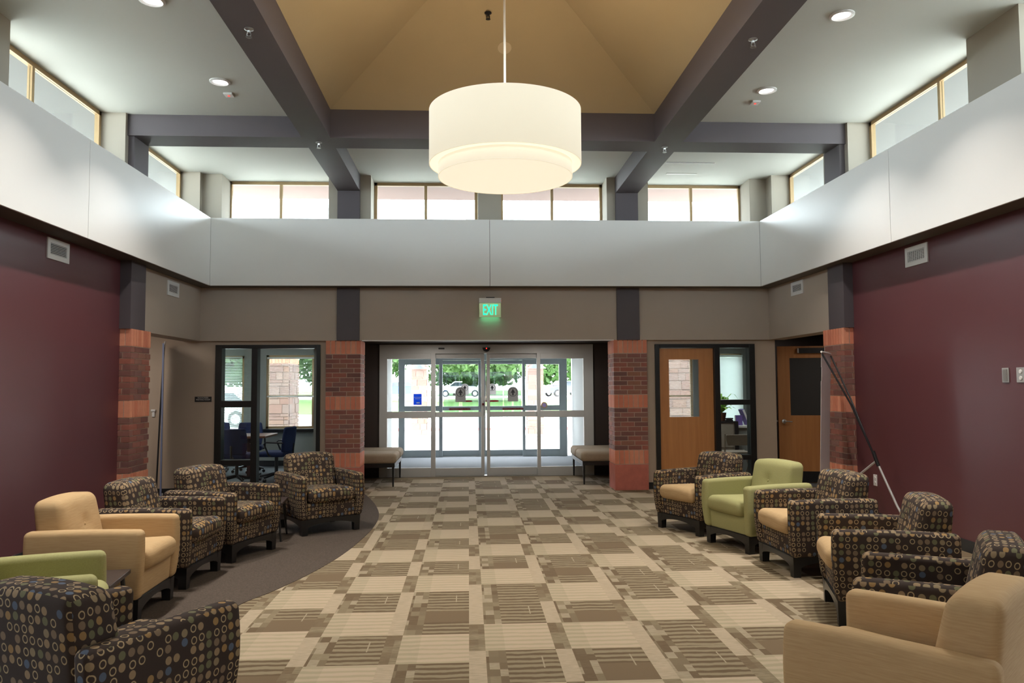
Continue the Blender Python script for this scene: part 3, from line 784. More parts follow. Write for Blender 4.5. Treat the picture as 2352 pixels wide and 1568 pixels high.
def strip_decal(x, y, z, w, label):
    h = .018
    e = thing('push_strip_decal', label, 'decal', (x, y, z))
    MB().prism([(x-w/2, z), (x-w/2+h, z-h), (x+w/2-h, z-h), (x+w/2, z), (x+w/2-h, z+h), (x-w/2+h, z+h)], 'y', y-.002, y).build('backing', MT['decalred'], e)
    text('lettering', 'IN EMERGENCY PUSH TO OPEN', .025, (x, y-.004, z), (R(90), 0, 0), MT['decalgrey'], e, .0005)
strip_decal(-.15, yl, 1.108, .37, 'red push strip on the left inner leaf'); strip_decal(.74, yl, 1.106, .37, 'red push strip on the right inner leaf')
strip_decal(-.10, ylo, 1.17, .36, 'red push strip on the left outer leaf'); strip_decal(.46, ylo, 1.17, .36, 'red push strip on the right outer leaf')
# round sticker, blue sign
e = thing('round_sticker', 'round sticker with gold rim on the right sidelight', 'sticker', (1.263, YD-.01, 1.166))
MB().prism([(1.263+.052*math.cos(2*PI*k/24), 1.166+.052*math.sin(2*PI*k/24)) for k in range(24)], 'y', YD-.010, YD-.006).build('rim', MT['goldframe'], e)
MB().prism([(1.263+.036*math.cos(2*PI*k/24), 1.166+.036*math.sin(2*PI*k/24)) for k in range(24)], 'y', YD-.013, YD-.010).build('centre', MT['violetposter'], e)
e = thing('blue_notice', 'small blue notice with white lines on the outer left sidelight', 'sign', (-1.07, YO-.01, 1.06))
bx(-1.16, -.99, YO-.012, YO-.006, 1.10, 1.33).build('backing', MT['blueposter'], e)
for q_ in ((-1.15, -1.0, YO-.014, YO-.012, 1.253, 1.262), (-1.13, -1.02, YO-.014, YO-.012, 1.225, 1.233), (-1.10, -1.03, YO-.014, YO-.012, 1.13, 1.155)): bx(*q_).build('text_line', MT['paper'], e)
e = bx(-1.618, -1.612, 15.1, 15.6, 1.35, 1.75).build('violet_poster', MT['violetposter'], origin=(-1.618, 15.35, 1.35)); e['label'] = 'violet poster on the left vestibule wall'; e['category'] = 'poster'

# brick piers inside the vestibule (narrow strips seen through the sidelights)
for x0, x1, lab in ((-1.62, -1.46, 'brick pier inside the vestibule, left'), (2.04, 2.2, 'brick pier inside the vestibule, right')):
    e = thing('brick_pier', lab, 'pier', ((x0+x1)/2, 13.4, 0), kind='structure', group='vestibule brick piers')
    bx(x0+.005, x1-.005, 13.2, 13.75, 0, 2.38).build('mortar_core', MT['mortar'], e)
    z = 0; k = 0
    while z < 2.3:
        sold = (k in (0, 10, 20)); hh = .18 if sold else .0565
        y = 13.195
        while y < 13.74:
            ln = .0603 if sold else (.188 if (y > 13.2 or k % 2) else .086)
            y2 = min(y+ln, 13.755)
            piece('brick', MT['soldier' if sold else 'brick'], x1-x0, y2-y, hh, (x0+x1)/2, (y+y2)/2, z+hh/2, e); y = y2+J
        z += hh+J; k += 1

# ---------------------------------------------------------------- meeting room (left) and office (right)
struct('floor', bx(-7.5, -2.2, 11.2, 15.2, -.1, .002), MT['greycarpet'], 'dark grey meeting room carpet')
struct('floor', bx(2.8, 7.5, 11.2, 15.2, -.1, .002), MT['greycarpet'], 'office carpet')
rw = MT['roomwall']
# back wall of meeting room with two windows
WM = [(-5.35, -4.27, .30, 2.09), (-3.86, -2.72, .70, 2.10)]
WO = [(3.45, 4.41, .60, 2.05), (4.86, 5.40, .45, 2.10)]
def wall_with_holes(name, x0, x1, y0, y1, z1, holes, m, label):
    mb = MB(); x = x0
    for a, b, c, d in holes:
        mb.box(x, a, y0, y1, 0, z1); mb.box(a, b, y0, y1, 0, c); mb.box(a, b, y0, y1, d, z1); x = b
    mb.box(x, x1, y0, y1, 0, z1); struct(name, mb, m, label)
wall_with_holes('wall_back', -7.5, -2.1, 15.1, 15.25, 2.6, WM, rw, 'grey meeting room wall with windows')
wall_with_holes('wall_back', 2.7, 7.6, 15.1, 15.25, 2.6, WO, MT['vestwall'], 'pale office wall with windows')
struct('wall_left', bx(-7.6, -7.5, LW1, 15.2, 0, 2.6).box(-2.2, -2.1, LW1, 15.2, 0, 2.6), rw, 'meeting room side walls')
struct('wall_right', bx(7.5, 7.6, 13.6, 15.2, 0, 2.6).box(2.7, 2.8, LW1, 15.2, 0, 2.6), MT['vestwall'], 'office side walls')
struct('ceiling', bx(-7.6, -2.1, LW1, 15.2, 2.5, 2.6).box(2.7, 7.6, LW1, 15.2, 2.5, 2.6), MT['ceilw'], 'low ceilings of the side rooms')
struct('baseboard_back', bx(-7.5, -2.2, 15.08, 15.1, 0, .1), MT['black'], 'black baseboard in the meeting room')
window(WM[0][0], WM[0][1], 15.13, 15.2, WM[0][2], WM[0][3], [], 'meeting room window, left one', gl='tintglass')
window(WM[1][0], WM[1][1], 15.13, 15.2, WM[1][2], WM[1][3], [-2.98], 'meeting room window, right one', hbar=[1.32], gl='tintglass')
window(WO[0][0], WO[0][1], 15.13, 15.2, WO[0][2], WO[0][3], [], 'office window behind the wooden door', hbar=[1.27], gl='tintglass')
window(WO[1][0], WO[1][1], 15.13, 15.2, WO[1][2], WO[1][3], [], 'office window with lowered blind', gl='doorglass')
for a, b, c, d in WM+WO: portal((a+b)/2, 15.3, (c+d)/2, b-a, d-c, (R(-90), 0, 0))
struct('trim_11', bx(WM[1][0]-.05, WM[1][1]+.05, 14.98, 15.1, WM[1][2]-.06, WM[1][2]), MT['blackframe'], 'window sill')
def blind(x0, x1, z0, z1, label, tilt=.35, pitch=.03):
    e = thing('window_blind', label, 'blind', ((x0+x1)/2, 15.04, z1))
    bx(x0, x1, 15.02, 15.06, z1-.035, z1).build('head_rail', MT['blind'], e)
    mb = MB(); z = z0
    while z < z1-.04:
        dz = .012*tilt; mb.poly([(x0, 15.03, z-dz), (x1, 15.03, z-dz), (x1, 15.052, z+dz), (x0, 15.052, z+dz)]); z += pitch
    mb.build('slats', MT['blind'], e)['kind'] = 'stuff'
    bx(x0, x1, 15.03, 15.05, z0-.03, z0-.01).build('bottom_rail', MT['blind'], e)
blind(-5.33, -4.29, .36, 2.07, 'raised-light venetian blind in the meeting room left window', .6)
blind(-3.82, -2.76, 1.33, 2.06, 'venetian blind over the upper half of the stone-view window', .1)
blind(3.49, 4.38, .66, 2.02, 'open venetian blind seen through the wooden door glass', .1)
blind(4.88, 5.38, .50, 2.07, 'lowered venetian blind seen beside the wooden door', 1.6, .027)

# meeting room dark frame
e = thing('door_3', 'black framed glass sidelight and open doorway of the meeting room', None, (-2.8, 11.13, 0), kind='structure')
y0, y1 = 11.09, 11.25
bx(-3.536, -3.445, y0, y1, 0, 2.087).box(-2.14, -2.086, y0, y1, 0, 2.087).box(-3.445, -2.14, y0, y1, 2.036, 2.087).box(-3.037, -2.955, y0, y1, 0, 2.036).box(-3.445, -3.037, y0, y1, 1.215, 1.305).box(-3.445, -3.037, y0, y1, .405, .485).box(-3.445, -3.037, y0, y1, 0, .05).build('door_frame', MT['blackframe'], e, bevel=.004)
for za, zb in ((.05, .405), (.485, 1.215), (1.305, 2.036)): bx(-3.445, -3.037, 11.165, 11.173, za, zb).build('pane', MT['glass'], e)
l = bx(-2.19, -2.145, 11.25, 12.12, .01, 2.03).build('door_leaf', MT['oak'], e)
# office frame and door
e = thing('door_4', 'orange wooden office door with window, in a black frame with sidelight', None, (3.2, 11.13, 0), kind='structure')
bx(2.689, 2.752, y0, y1, 0, 2.082).box(4.07, 4.155, y0, y1, 0, 2.082).box(2.752, 4.07, y0, y1, 2.028, 2.082).box(3.556, 3.636, y0, y1, 0, 2.028).box(3.636, 4.07, y0, y1, 1.2, 1.275).box(3.636, 4.07, y0, y1, .41, .48).box(3.636, 4.07, y0, y1, 0, .05).build('door_frame', MT['blackframe'], e, bevel=.004)
for za, zb in ((.05, .41), (.48, 1.2), (1.275, 2.028)): bx(3.636, 4.07, 11.165, 11.173, za, zb).build('pane', MT['glass'], e)
lf = bx(2.757, 2.90, 11.15, 11.195, .01, 2.02).box(3.345, 3.552, 11.15, 11.195, .01, 2.02).box(2.90, 3.345, 11.15, 11.195, .01, 1.03).box(2.90, 3.345, 11.15, 11.195, 1.86, 2.02).build('door_leaf', MT['oak'], e)
bx(2.90, 3.345, 11.17, 11.178, 1.03, 1.86).build('pane', MT['glass'], lf)
bx(2.757, 3.552, 11.144, 11.15, .012, .2).build('kick_plate', MT['black'], lf)
def lever(x, y, z, sgn, parent, length=.11):
    h = MB().lathe([(.033, 0), (.033, .008), (.012, .012), (.012, .045)], 20)
    h.v = [(x+a, y-c, z+b) for a, b, c in h.v]
    h.tube([(x, y-.04, z), (x+sgn*.03, y-.048, z+.002), (x+sgn*length, y-.045, z-.004)], .009, 8)
    h.build('door_handle', MT['chrome'], parent, smooth=True)
lever(3.50, 11.15, .975, -1, lf)

# open door at the right passage
e = thing('door_5', 'open wooden door with dark window and black kick plate', None, (5.6, 11.5, 0), kind='structure')
e['_o'] = (0, 0, 0); 
lf = MB().box(-.86, -.68, -.022, .022, .01, 2.07).box(-.15, 0, -.022, .022, .01, 2.07).box(-.68, -.15, -.022, .022, .01, 1.02).box(-.68, -.15, -.022, .022, 1.89, 2.07).build('door_leaf', MT['oak'], e, origin=(0, 0, 0))
bx(-.68, -.15, -.006, .006, 1.02, 1.89).build('dark_pane', MT['darkpane'], lf, origin=(0, 0, 0))
bx(-.85, -.01, -.028, -.022, .015, .18).build('kick_plate', MT['black'], lf, origin=(0, 0, 0))
lf['_o'] = (0, 0, 0); lever(-.78, -.022, .93, 1, lf)
MB().tube([(-.80, .02, .93), (-.80, .06, .93), (-.90, .07, .93)], .014, 8).build('door_handle', MT['chrome'], lf, origin=(0, 0, 0), smooth=True)
bx(-.55, -.12, -.075, -.022, 1.96, 2.04).build('door_closer', MT['blackplastic'], lf, origin=(0, 0, 0))
bx(-.57, -.55, -.072, -.025, 1.965, 2.035).build('closer_cap', MT['silver'], lf, origin=(0, 0, 0))
e.location = (5.555, 11.50, 0); e.rotation_euler.z = R(-11)
struct('trim_12', bx(5.57, 5.62, 11.10, 11.26, 0, 2.30), MT['blackframe'], 'black frame of the passage door')

# ---------------------------------------------------------------- wall and ceiling fittings
def vent(label, x, y0, y1, z0, z1, sgn, grid=False):
    """wall register on a side wall; sgn = direction it faces"""
    e = thing('air_vent', label, 'vent', (x, (y0+y1)/2, z0))
    f = .045; t0, t1 = sorted((x, x+sgn*.012))
    m = MB().box(t0, t1, y0, y1, z0, z0+f).box(t0, t1, y0, y1, z1-f, z1).box(t0, t1, y0, y0+f, z0+f, z1-f).box(t0, t1, y1-f, y1, z0+f, z1-f)
    m.build('vent_frame', MT['whiteplastic'], e)
    b0, b1 = sorted((x+sgn*.0005, x+sgn*.002)); bx(b0, b1, y0+f, y1-f, z0+f, z1-f).build('backing', MT['black'], e)
    n = 7; p = (z1-z0-2*f)/n
    for i in range(n):
        s0, s1 = sorted((x+sgn*.003, x+sgn*.010))
        piece('slat', MT['whiteplastic'], s1-s0, y1-y0-2*f, p*.38, (s0+s1)/2, (y0+y1)/2, z0+f+p*(i+.5), e)
    if grid:
        for i in range(9):
            yy = y0+f+(y1-y0-2*f)*(i+.5)/9; s0, s1 = sorted((x+sgn*.002, x+sgn*.007))
            piece('slat', MT['whiteplastic'], s1-s0, .006, z1-z0-2*f, (s0+s1)/2, yy, (z0+z1)/2, e)
vent('white air vent on the taupe wall left of the entrance wall', XL, 9.83, 10.21, 2.648, 2.832, 1)
vent('white air vent high on the left burgundy wall', XLb, 7.17, 7.55, 2.67, 2.86, 1)
vent('white air vent on the taupe wall right of the entrance wall', XR, 9.86, 10.23, 2.677, 2.857, -1)
vent('white air vent high on the right burgundy wall', XRb, 7.18, 7.56, 2.66, 2.853, -1, True)

def wallplate(name, label, cat, x, y, z, sgn, w=.07, h=.12, sockets=True, m='whiteplastic'):
    e = thing(name, label, cat, (x, y, z))
    t0, t1 = sorted((x, x+sgn*.008)); bx(t0, t1, y-w/2, y+w/2, z-h/2, z+h/2).build('cover_plate', MT[m], e, bevel=.002)
    if sockets:
        for dz in (-.026, .026):
            mb = MB().lathe([(.017, 0), (.017, .004), (.014, .006)], 14); t2 = x+sgn*.008
            mb.v = [(t2+sgn*c, y+a, z+dz+b) for a, b, c in mb.v]; mb.build('socket', MT['whiteplastic'], e)
    else:
        t0, t1 = sorted((x+sgn*.008, x+sgn*.012)); bx(t0, t1, y-w*.32, y+w*.32, z-h*.4, z+h*.4).build('insert', MT['decalgrey'], e)
wallplate('wall_jack', 'grey wall plate high on the right burgundy wall', 'wall plate', XRb, 6.165, 1.56, -1, .08, .12, False, 'greyplastic')
wallplate('wall_outlet', 'white double outlet beside the grey wall plate at the frame edge', 'outlet', XRb, 5.985, 1.56, -1, .10, .12, m='greyplastic')
wallplate('wall_outlet', 'white double outlet low on the right burgundy wall, behind the tripod leg', 'outlet', XRb, 8.29, .45, -1)
e = thing('light_switch', 'white wall device on the tan wall beside the left brick column', 'switch', (-4.375, 11.13, 1.14))
bx(-4.407, -4.346, 11.105, 11.13, 1.165, 1.193).build('hood', MT['whiteplastic'], e, bevel=.003)
bx(-4.396, -4.358, 11.115, 11.13, 1.09, 1.165).build('body', MT['whiteplastic'], e, bevel=.003)
e = thing('room_sign', 'small black sign reading ROCKCREEK MEETING ROOM', 'sign', (-3.703, 11.13, 1.33))
bx(-3.817, -3.589, 11.12, 11.13, 1.294, 1.366).build('sign_plate', MT['blackplastic'], e, bevel=.001)
text('lettering', 'ROCKCREEK', .026, (-3.703, 11.119, 1.350), (R(90), 0, 0), MT['paper'], e, .0006)
text('lettering', 'MEETING ROOM', .026, (-3.703, 11.119, 1.323), (R(90), 0, 0), MT['paper'], e, .0006)

# EXIT sign
e = thing('exit_sign', 'green illuminated EXIT sign above the sliding doors', 'sign', (.306, 11.05, 2.46))
bx(.25, .37, 10.98, 11.05, 2.735, 2.75).build('canopy', MT['blackplastic'], e)
bx(.149, .463, 10.96, 11.045, 2.665, 2.735).build('housing', MT['whiteplastic'], e, bevel=.004)
bx(.152, .460, 10.99, 10.998, 2.465, 2.665).build('acrylic_panel', MT['signface'], e)
text('lettering', 'EXIT', .195, (.309, 10.986, 2.562), (R(90), 0, 0), MT['greenled'], e, .002, scale=(.54, 1.1, 1), offset=.0005)
bx(.463, .466, 10.99, 11.0, 2.695, 2.705).build('test_light', MT['redled'], e)
l = bpy.data.lights.new('exit_glow', 'AREA'); l.energy = .12; l.color = (.1, 1, .45); l.size = .25; l.size_y = .1; l.shape = 'RECTANGLE'
lo = bpy.data.objects.new('exit_glow', l); C.objects.link(lo); lo.location = (.306, 11.0, 2.455); lo.rotation_euler = (R(20), 0, 0)

# recessed downlights, ceiling devices, sprinklers
def downlight(x, y, label, first=[None]):
    if first[0] is None:
        e = thing('recessed_downlight', label, 'ceiling light', (0, 0, 0), group='recessed downlights', local=True)
        MB().lathe([(.098, 0), (.098, -.010), (.080, -.016), (.066, -.004), (.066, 0)], 40).build('trim_ring', MT['whiteplastic'], e, smooth=True, origin=(0, 0, 0))
        MB().lathe([(.0661, -.003), (.05, -.007), (.001, -.008)], 32).build('lens', MT['downl'], e, smooth=True, origin=(0, 0, 0))
        first[0] = e
    else: e = copy_tree(first[0]); e['label'] = label
    e.location = (x, y, ZC)
    l = arealamp(x, y, ZC-.02, .12, 24, (1, .93, .84), spread=R(105))
for x, y, lab in ((-2.446, 6.03, 'recessed downlight at the top edge above the left side'), (-2.436, 7.65, 'recessed downlight beside the left long beam, nearer the entrance'),
                  (3.048, 6.03, 'recessed downlight at the top right near the frame edge'), (3.054, 7.65, 'recessed downlight beside the right long beam, nearer the entrance'),
                  (-2.44, 4.4, 'recessed downlight left, behind the frame'), (3.05, 4.4, 'recessed downlight right, behind the frame')):
    downlight(x, y, lab)
for x, lab in ((-2.448, 'small square ceiling detector beside the left downlight'), (3.055, 'small square ceiling detector beside the right downlight')):
    e = thing('ceiling_detector', lab, 'detector', (x, 7.98, ZC), group=None)
    bx(x-.045, x+.045, 7.93, 8.03, ZC-.02, ZC).build('body', MT['whiteplastic'], e, bevel=.004)
    bx(x-.008, x+.008, 7.97, 7.99, ZC-.024, ZC-.02).build('indicator', MT['redled'], e)
def sprinkler(x, y, z, label, m='chrome'):
    e = thing('fire_sprinkler', label, 'sprinkler', (x, y, z))
    MB().lathe([(.036, 0), (.036, -.006), (.014, -.016), (.012, -.03)], 18, x, y, z).build('escutcheon', MT[m], e, smooth=True)
    MB().tube([(x-.012, y, z-.028), (x-.016, y, z-.05), (x, y, z-.062)], .004, 6).tube([(x+.012, y, z-.028), (x+.016, y, z-.05), (x, y, z-.062)], .004, 6).build('yoke', MT[m], e, smooth=True)
    MB().lathe([(.004, 0), (.024, -.002), (.024, -.005), (.004, -.006)], 14, x, y, z-.062).build('deflector', MT[m], e)
sprinkler(-1.69, 5.98, ZBM, 'chrome sprinkler under the left long beam, near the top edge'); sprinkler(-1.69, 8.80, ZBM, 'chrome sprinkler at the left beam crossing')
sprinkler(2.288, 5.99, ZBM, 'chrome sprinkler under the right long beam, near the top edge'); sprinkler(2.288, 8.82, ZBM, 'chrome sprinkler at the right beam crossing')
sprinkler(.204, 7.59, 5.22, 'dark sprinkler on the tan vault above the lamp', 'blackplastic')
# flat round cover plate on the sloping vault
mb = MB().lathe([(.072, 0), (.072, -.006), (.066, -.008)], 28)
th = math.atan(.62)
o = mb.build('ceiling_cover_plate', MT['plate']); o.location = (.384, 7.93, ZV+.62*(vy1-7.93)-.002); o.rotation_euler = (-th, 0, 0)
o['label'] = 'round pale cover plate on the sloping vault behind the lamp rod'; o['category'] = 'cover plate'
# slots in the right back ceiling
for i, (x0, x1, yy) in enumerate(((2.68, 3.35, 10.25), (2.82, 3.26, 10.8))):
    e = thing('air_slot', ['long dark air slot in the white ceiling above the right window pair', 'faint shorter air slot nearer the right window pair'][i], 'vent', ((x0+x1)/2, yy, ZC))
    bx(x0, x1, yy-.02, yy+.02, ZC-.004, ZC).build('slot_frame', MT['ceilw' if i else 'greyplastic'], e)
    bx(x0+.005, x1-.005, yy-.008, yy+.008, ZC-.006, ZC-.004).build('slot', MT['soffit' if not i else 'greyplastic'], e)

# pendant lamp: two drums on a rod
LX, LY = .296, 6.10
e = thing('pendant_lamp', 'large two-tier cream drum pendant lamp on a thin rod', 'lamp', (LX, LY, 3.146))
def drum(r, z0, z1, t=.006):
    return MB().lathe([(r, z0), (r, z1), (r-t, z1), (r-t, z0), (r, z0)], 96, LX, LY, 0, cap=False)
od = drum(.604, 3.247, 3.68).build('outer_shade', MT['shadeo'], e, smooth=True)
MB().lathe([(.6065, 3.243), (.6065, 3.255), (.600, 3.255), (.600, 3.243), (.6065, 3.243)], 96, LX, LY, 0, cap=False).build('rim', MT['whiteplastic'], od)
MB().lathe([(.6065, 3.672), (.6065, 3.684), (.600, 3.684), (.600, 3.672), (.6065, 3.672)], 96, LX, LY, 0, cap=False).build('rim', MT['whiteplastic'], od)
MB().lathe([(.598, 3.252), (.534, 3.252), (.534, 3.256), (.598, 3.256), (.598, 3.252)], 96, LX, LY, 0, cap=False).build('ring_diffuser', MT['diffuser'], e)
idr = drum(.533, 3.146, 3.40).build('inner_shade', MT['shadei'], e, smooth=True)
MB().lathe([(.536, 3.142), (.536, 3.153), (.529, 3.153), (.529, 3.142), (.536, 3.142)], 96, LX, LY, 0, cap=False).build('rim', MT['whiteplastic'], idr)
MB().lathe([(.528, 3.150), (.528, 3.155)], 96, LX, LY, 0).build('bottom_diffuser', MT['diffuser'], e)
MB().tube([(LX, LY, 3.40), (LX, LY, zr-.02)], .0095, 12).build('rod', MT['whiteplastic'], e, smooth=True)
sp_ = MB()
for k in range(3):
    a = 2*PI*k/3; sp_.tube([(LX, LY, 3.66), (LX+.60*math.cos(a), LY+.60*math.sin(a), 3.66)], .004, 6)
sp_.build('spider', MT['whiteplastic'], e)
MB().lathe([(.065, 0), (.065, -.02), (.02, -.035)], 24, LX, LY, zr-.01).build('ceiling_canopy', MT['whiteplastic'], e, smooth=True)
for k in range(3):
    a = 2*PI*k/3+.5
    l = bpy.data.lights.new('pendant_bulb', 'POINT'); l.energy = 13; l.color = (1, .80, .55); l.shadow_soft_size = .06
    lo = bpy.data.objects.new('pendant_bulb', l); C.objects.link(lo); lo.location = (LX+.28*math.cos(a), LY+.28*math.sin(a), 3.55)
arealamp(LX, LY, 3.14, .9, 24, (1, .86, .68))

# ---------------------------------------------------------------- armchairs
def make_armchair(body, seatm, label, group=None):
    e = thing('armchair', label, 'armchair', (0, 0, 0), local=True, group=group)
    Bm, Sm = MT[body], MT[seatm]
    # black wooden frame with arched aprons (local +y is the front)
    W2, D2 = .315, .335
    def arch(ax0, ax1, n=12, top=.155, lo=.07, hi=.118):
        pr = [(ax0, top), (ax0, lo)] + [(ax0+(ax1-ax0)*k/n, lo+(hi-lo)*math.sin(PI*k/n)**.6) for k in range(1, n)] + [(ax1, lo), (ax1, top)]
        return pr
    fr = MB()
    for y in (-D2, D2-.022): fr.prism(arch(-W2+.05, W2-.05), 'y', y, y+.022)
    for x in (-W2, W2-.022): fr.prism(arch(-D2+.05, D2-.05), 'x', x, x+.022)
    fr.box(-W2+.01, W2-.01, -D2+.01, D2-.01, .145, .16)
    fr.build('frame', MT['blackwood'], e, origin=(0, 0, 0))
    for sx in (-1, 1):
        for sy in (-1, 1):
            cx, cyy = sx*(W2-.032), sy*(D2-.032)
            l = MB(); a, b = .034, .029
            l.v = [(cx+i*b, cyy+j*b, 0) for i, j in ((-1, -1), (1, -1), (1, 1), (-1, 1))] + [(cx+i*a, cyy+j*a, .155) for i, j in ((-1, -1), (1, -1), (1, 1), (-1, 1))]
            l.f = [(3, 2, 1, 0), (4, 5, 6, 7), (0, 1, 5, 4), (1, 2, 6, 5), (2, 3, 7, 6), (3, 0, 4, 7)]
            l.build('leg', MT['blackwood'], e, origin=(0, 0, 0))
    # armrests: slabs that bow outwards and taper in towards the floor
    for sx in (-1, 1):
        def df(x, y, z, sx=sx):
            tz = (z+.22)/.44
            bow = .022*math.sin(PI*min(1, max(0, tz*.85+.12))) - .020*(1-tz)
            yy = y + (.012*math.sin(PI*tz) if y > 0 else -.006*math.sin(PI*tz)) - (.016*(1-tz) if y > 0 else -.02*(1-tz))
            return (x + sx*bow, yy, z + .006*math.sin(PI*(y+.36)/.72))
        build_soft(rbox(.048, .36, .2195, .034, sx*.305, 0, .372, cuts=(1, 8, 6), deform=df), 'armrest', Bm, e)
    # front rail, seat cushion, back
    build_soft(rbox(.262, .10, .085, .02, 0, .235, .236, cuts=(4, 1, 2), deform=lambda x, y, z: (x, y-.012*(.085-z)/.17, z)), 'front_rail', Bm, e)
    def dc(x, y, z):
        crown = .018*math.cos(PI*x/.56)*(1 if z > 0 else .3); 
        return (x, y + (.012*math.cos(PI*x/.56) if y > 0 else 0), z + crown*(1 if z > 0 else 0) + .012*(y/.28))
    build_soft(rbox(.258, .285, .068, .062, 0, .095, .372, seg=4, cuts=(6, 6, 1), deform=dc), 'seat_cushion', Sm, e)
    def db(x, y, z):
        tz = (z+.27)/.54
        lean = -.09*tz
        thick = (1-.24*tz)
        crown = .022*math.cos(PI*x/.56)*max(0, tz-.3)
        puff = .018*math.cos(PI*x/.54)*math.sin(PI*min(1, tz))
        d2 = math.exp(-((x)**2+(z-.09)**2)/.0022)*.020 if y > 0 else 0
        return (x*(1+.0*tz), y*thick + lean + (puff - d2 if y > 0 else 0), z+crown)
    bk = build_soft(rbox(.262, .118, .27, .055, 0, -.183, .495, cuts=(12, 1, 12), deform=db), 'backrest', Bm, e)
    # tufting button
    y_b = db(0, .118, .09)[1] - .183
    bt = MB().lathe([(.0, .012), (.008, .011), (.014, .006), (.015, 0)], 14, cap=False)
    bt.v = [(a, y_b-.002+c, .585+b) for a, b, c in bt.v]; bt.uv = [(a+5, b+5) for a, b, c in bt.v]
    o = bt.build('button', Bm, bk, smooth=True, origin=(0, 0, 0))
    return e

protos = {}
def place_chair(kind, C_, facing, label, group):
    if kind not in protos:
        body, seat = {'dots': ('dots', 'dots'), 'dotstan': ('dots', 'tanf'), 'tan': ('tanf', 'tanf'), 'green': ('greenf', 'greenf')}[kind]
        e = make_armchair(body, seat, label); protos[kind] = e
    else:
        e = copy_tree(protos[kind]); e['label'] = label
    e['group'] = group
    e.location = (C_[0], C_[1], 0.007 if C_[0] < 0 else .004); e.rotation_euler.z = R(facing-90)
    return e
def from_front(M, facing, back): return (M[0]-back*math.cos(R(facing)), M[1]-back*math.sin(R(facing)))
GL, GR = 'armchairs curving along the left side', 'armchairs curving along the right side'
Fd = .31
place_chair('dots', from_front((-1.414, 8.15), -56, Fd), -56, 'dotted brown armchair nearest the left entrance column', GL)
place_chair('dots', from_front((-1.915, 7.105), -21, Fd), -21, 'dotted brown armchair just left of the small dark table by the entrance end', GL)
place_chair('dots', from_front((-2.083, 6.28), -5, Fd), -5, 'dotted brown armchair directly behind the tan armchair on the left', GL)
place_chair('tan', from_front((-2.115, 5.43), 1, Fd), 1, 'plain tan armchair with tufted back on the left side', GL)
place_chair('green', from_front((-1.896, 4.22), 21, .37), 21, 'light green armchair cut by the left frame edge', GL)
place_chair('dots', from_front((-1.275, 3.585), 63, .37), 63, 'dotted brown armchair seen from behind in the bottom left corner', GL)
place_chair('dotstan', from_front((2.143, 7.91), -154, Fd), -154, 'dotted armchair with tan seat farthest along the right row', GR)
place_chair('green', from_front((2.38, 7.10), -162, Fd), -162, 'light green armchair with button back in the right row', GR)
place_chair('dotstan', from_front((2.508, 6.278), -177, Fd), -177, 'dotted armchair with tan seat just in front of the green one', GR)
place_chair('dotstan', from_front((2.388, 5.06), 163, Fd), 163, 'dotted armchair mid right row, only a sliver of tan seat showing', GR)
place_chair('dots', from_front((1.942, 3.877), 149, .37), 149, 'dotted brown armchair directly behind the big tan armchair at right', GR)
place_chair('tan', from_front((1.441, 3.212), 133, .37), 133, 'large plain tan armchair in the bottom right corner', GR)

# small side tables
def side_table(loc, rz, label, first=[None]):
    if first[0] is None:
        e = thing('side_table', label, 'side table', (0, 0, 0), local=True, group='small dark side tables between the armchairs')
        bx(-.21, .21, -.21, .21, .345, .372).build('table_top', MT['tabletop'], e, origin=(0, 0, 0), bevel=.004)
        for sx in (-1, 1):
            for sy in (-1, 1):
                l = MB().tube([(sx*.17, sy*.17, .345), (sx*.20, sy*.20, .0)], .014, 8, .010)
                l.build('leg', MT['blackwood'], e, origin=(0, 0, 0), smooth=True)
        bx(-.17, .17, -.17, -.155, .315, .345).box(-.17, .17, .155, .17, .315, .345).box(-.17, -.155, -.155, .155, .315, .345).box(.155, .17, -.155, .155, .315, .345).build('apron', MT['blackwood'], e, origin=(0, 0, 0))
        first[0] = e
    else: e = copy_tree(first[0]); e['label'] = label
    e.location = (*loc, .007 if loc[0] < 0 else .004); e.rotation_euler.z = R(rz)
side_table((-2.03, 7.90), 5, 'small dark side table left of the armchair nearest the entrance column')
side_table((-2.27, 4.78), 8, 'small dark side table between the green and tan armchairs')
side_table((2.87, 5.64), -5, 'small dark side table in the right row, only a leg showing')

# benches in the entrance recess
def bench(x0, x1, end, label):
    e = thing('bench', label, 'bench', ((x0+x1)/2, 12.35, 0), group='benches in the entrance recess')
    s = 1 if end > (x0+x1)/2 else -1
    for ya, yb in ((11.68, 12.31), (12.33, 12.96)):
        mb = rbox((x1-x0)/2, (yb-ya)/2, .075, .06, 0, 0, 0, seg=4, cuts=(6, 4, 1))
        o = build_soft(mb, 'cushion', MT['benchf'], e); o.location = (0, (ya+yb)/2-12.35, .425)
    fr = MB().box(x0+.03, x1-.03, 11.72, 11.76, .29, .352).box(x0+.03, x1-.03, 12.90, 12.94, .29, .352).box(x0+.03, x0+.07, 11.76, 12.9, .29, .352).box(x1-.07, x1-.03, 11.76, 12.9, .29, .352)
    fr.build('frame', MT['blackwood'], e)
    for x in (x0+.055, x1-.055):
        for y in (11.755, 12.905):
            MB().tube([(x, y, .35), (x, y, 0.005)], .026, 4, .016).build('leg', MT['blackwood'], e)
bench(-1.80, -1.07, -1.07, 'cushioned bench on black legs left of the sliding doors')
bench(1.68, 2.40, 1.68, 'cushioned bench on black legs right of the sliding doors')

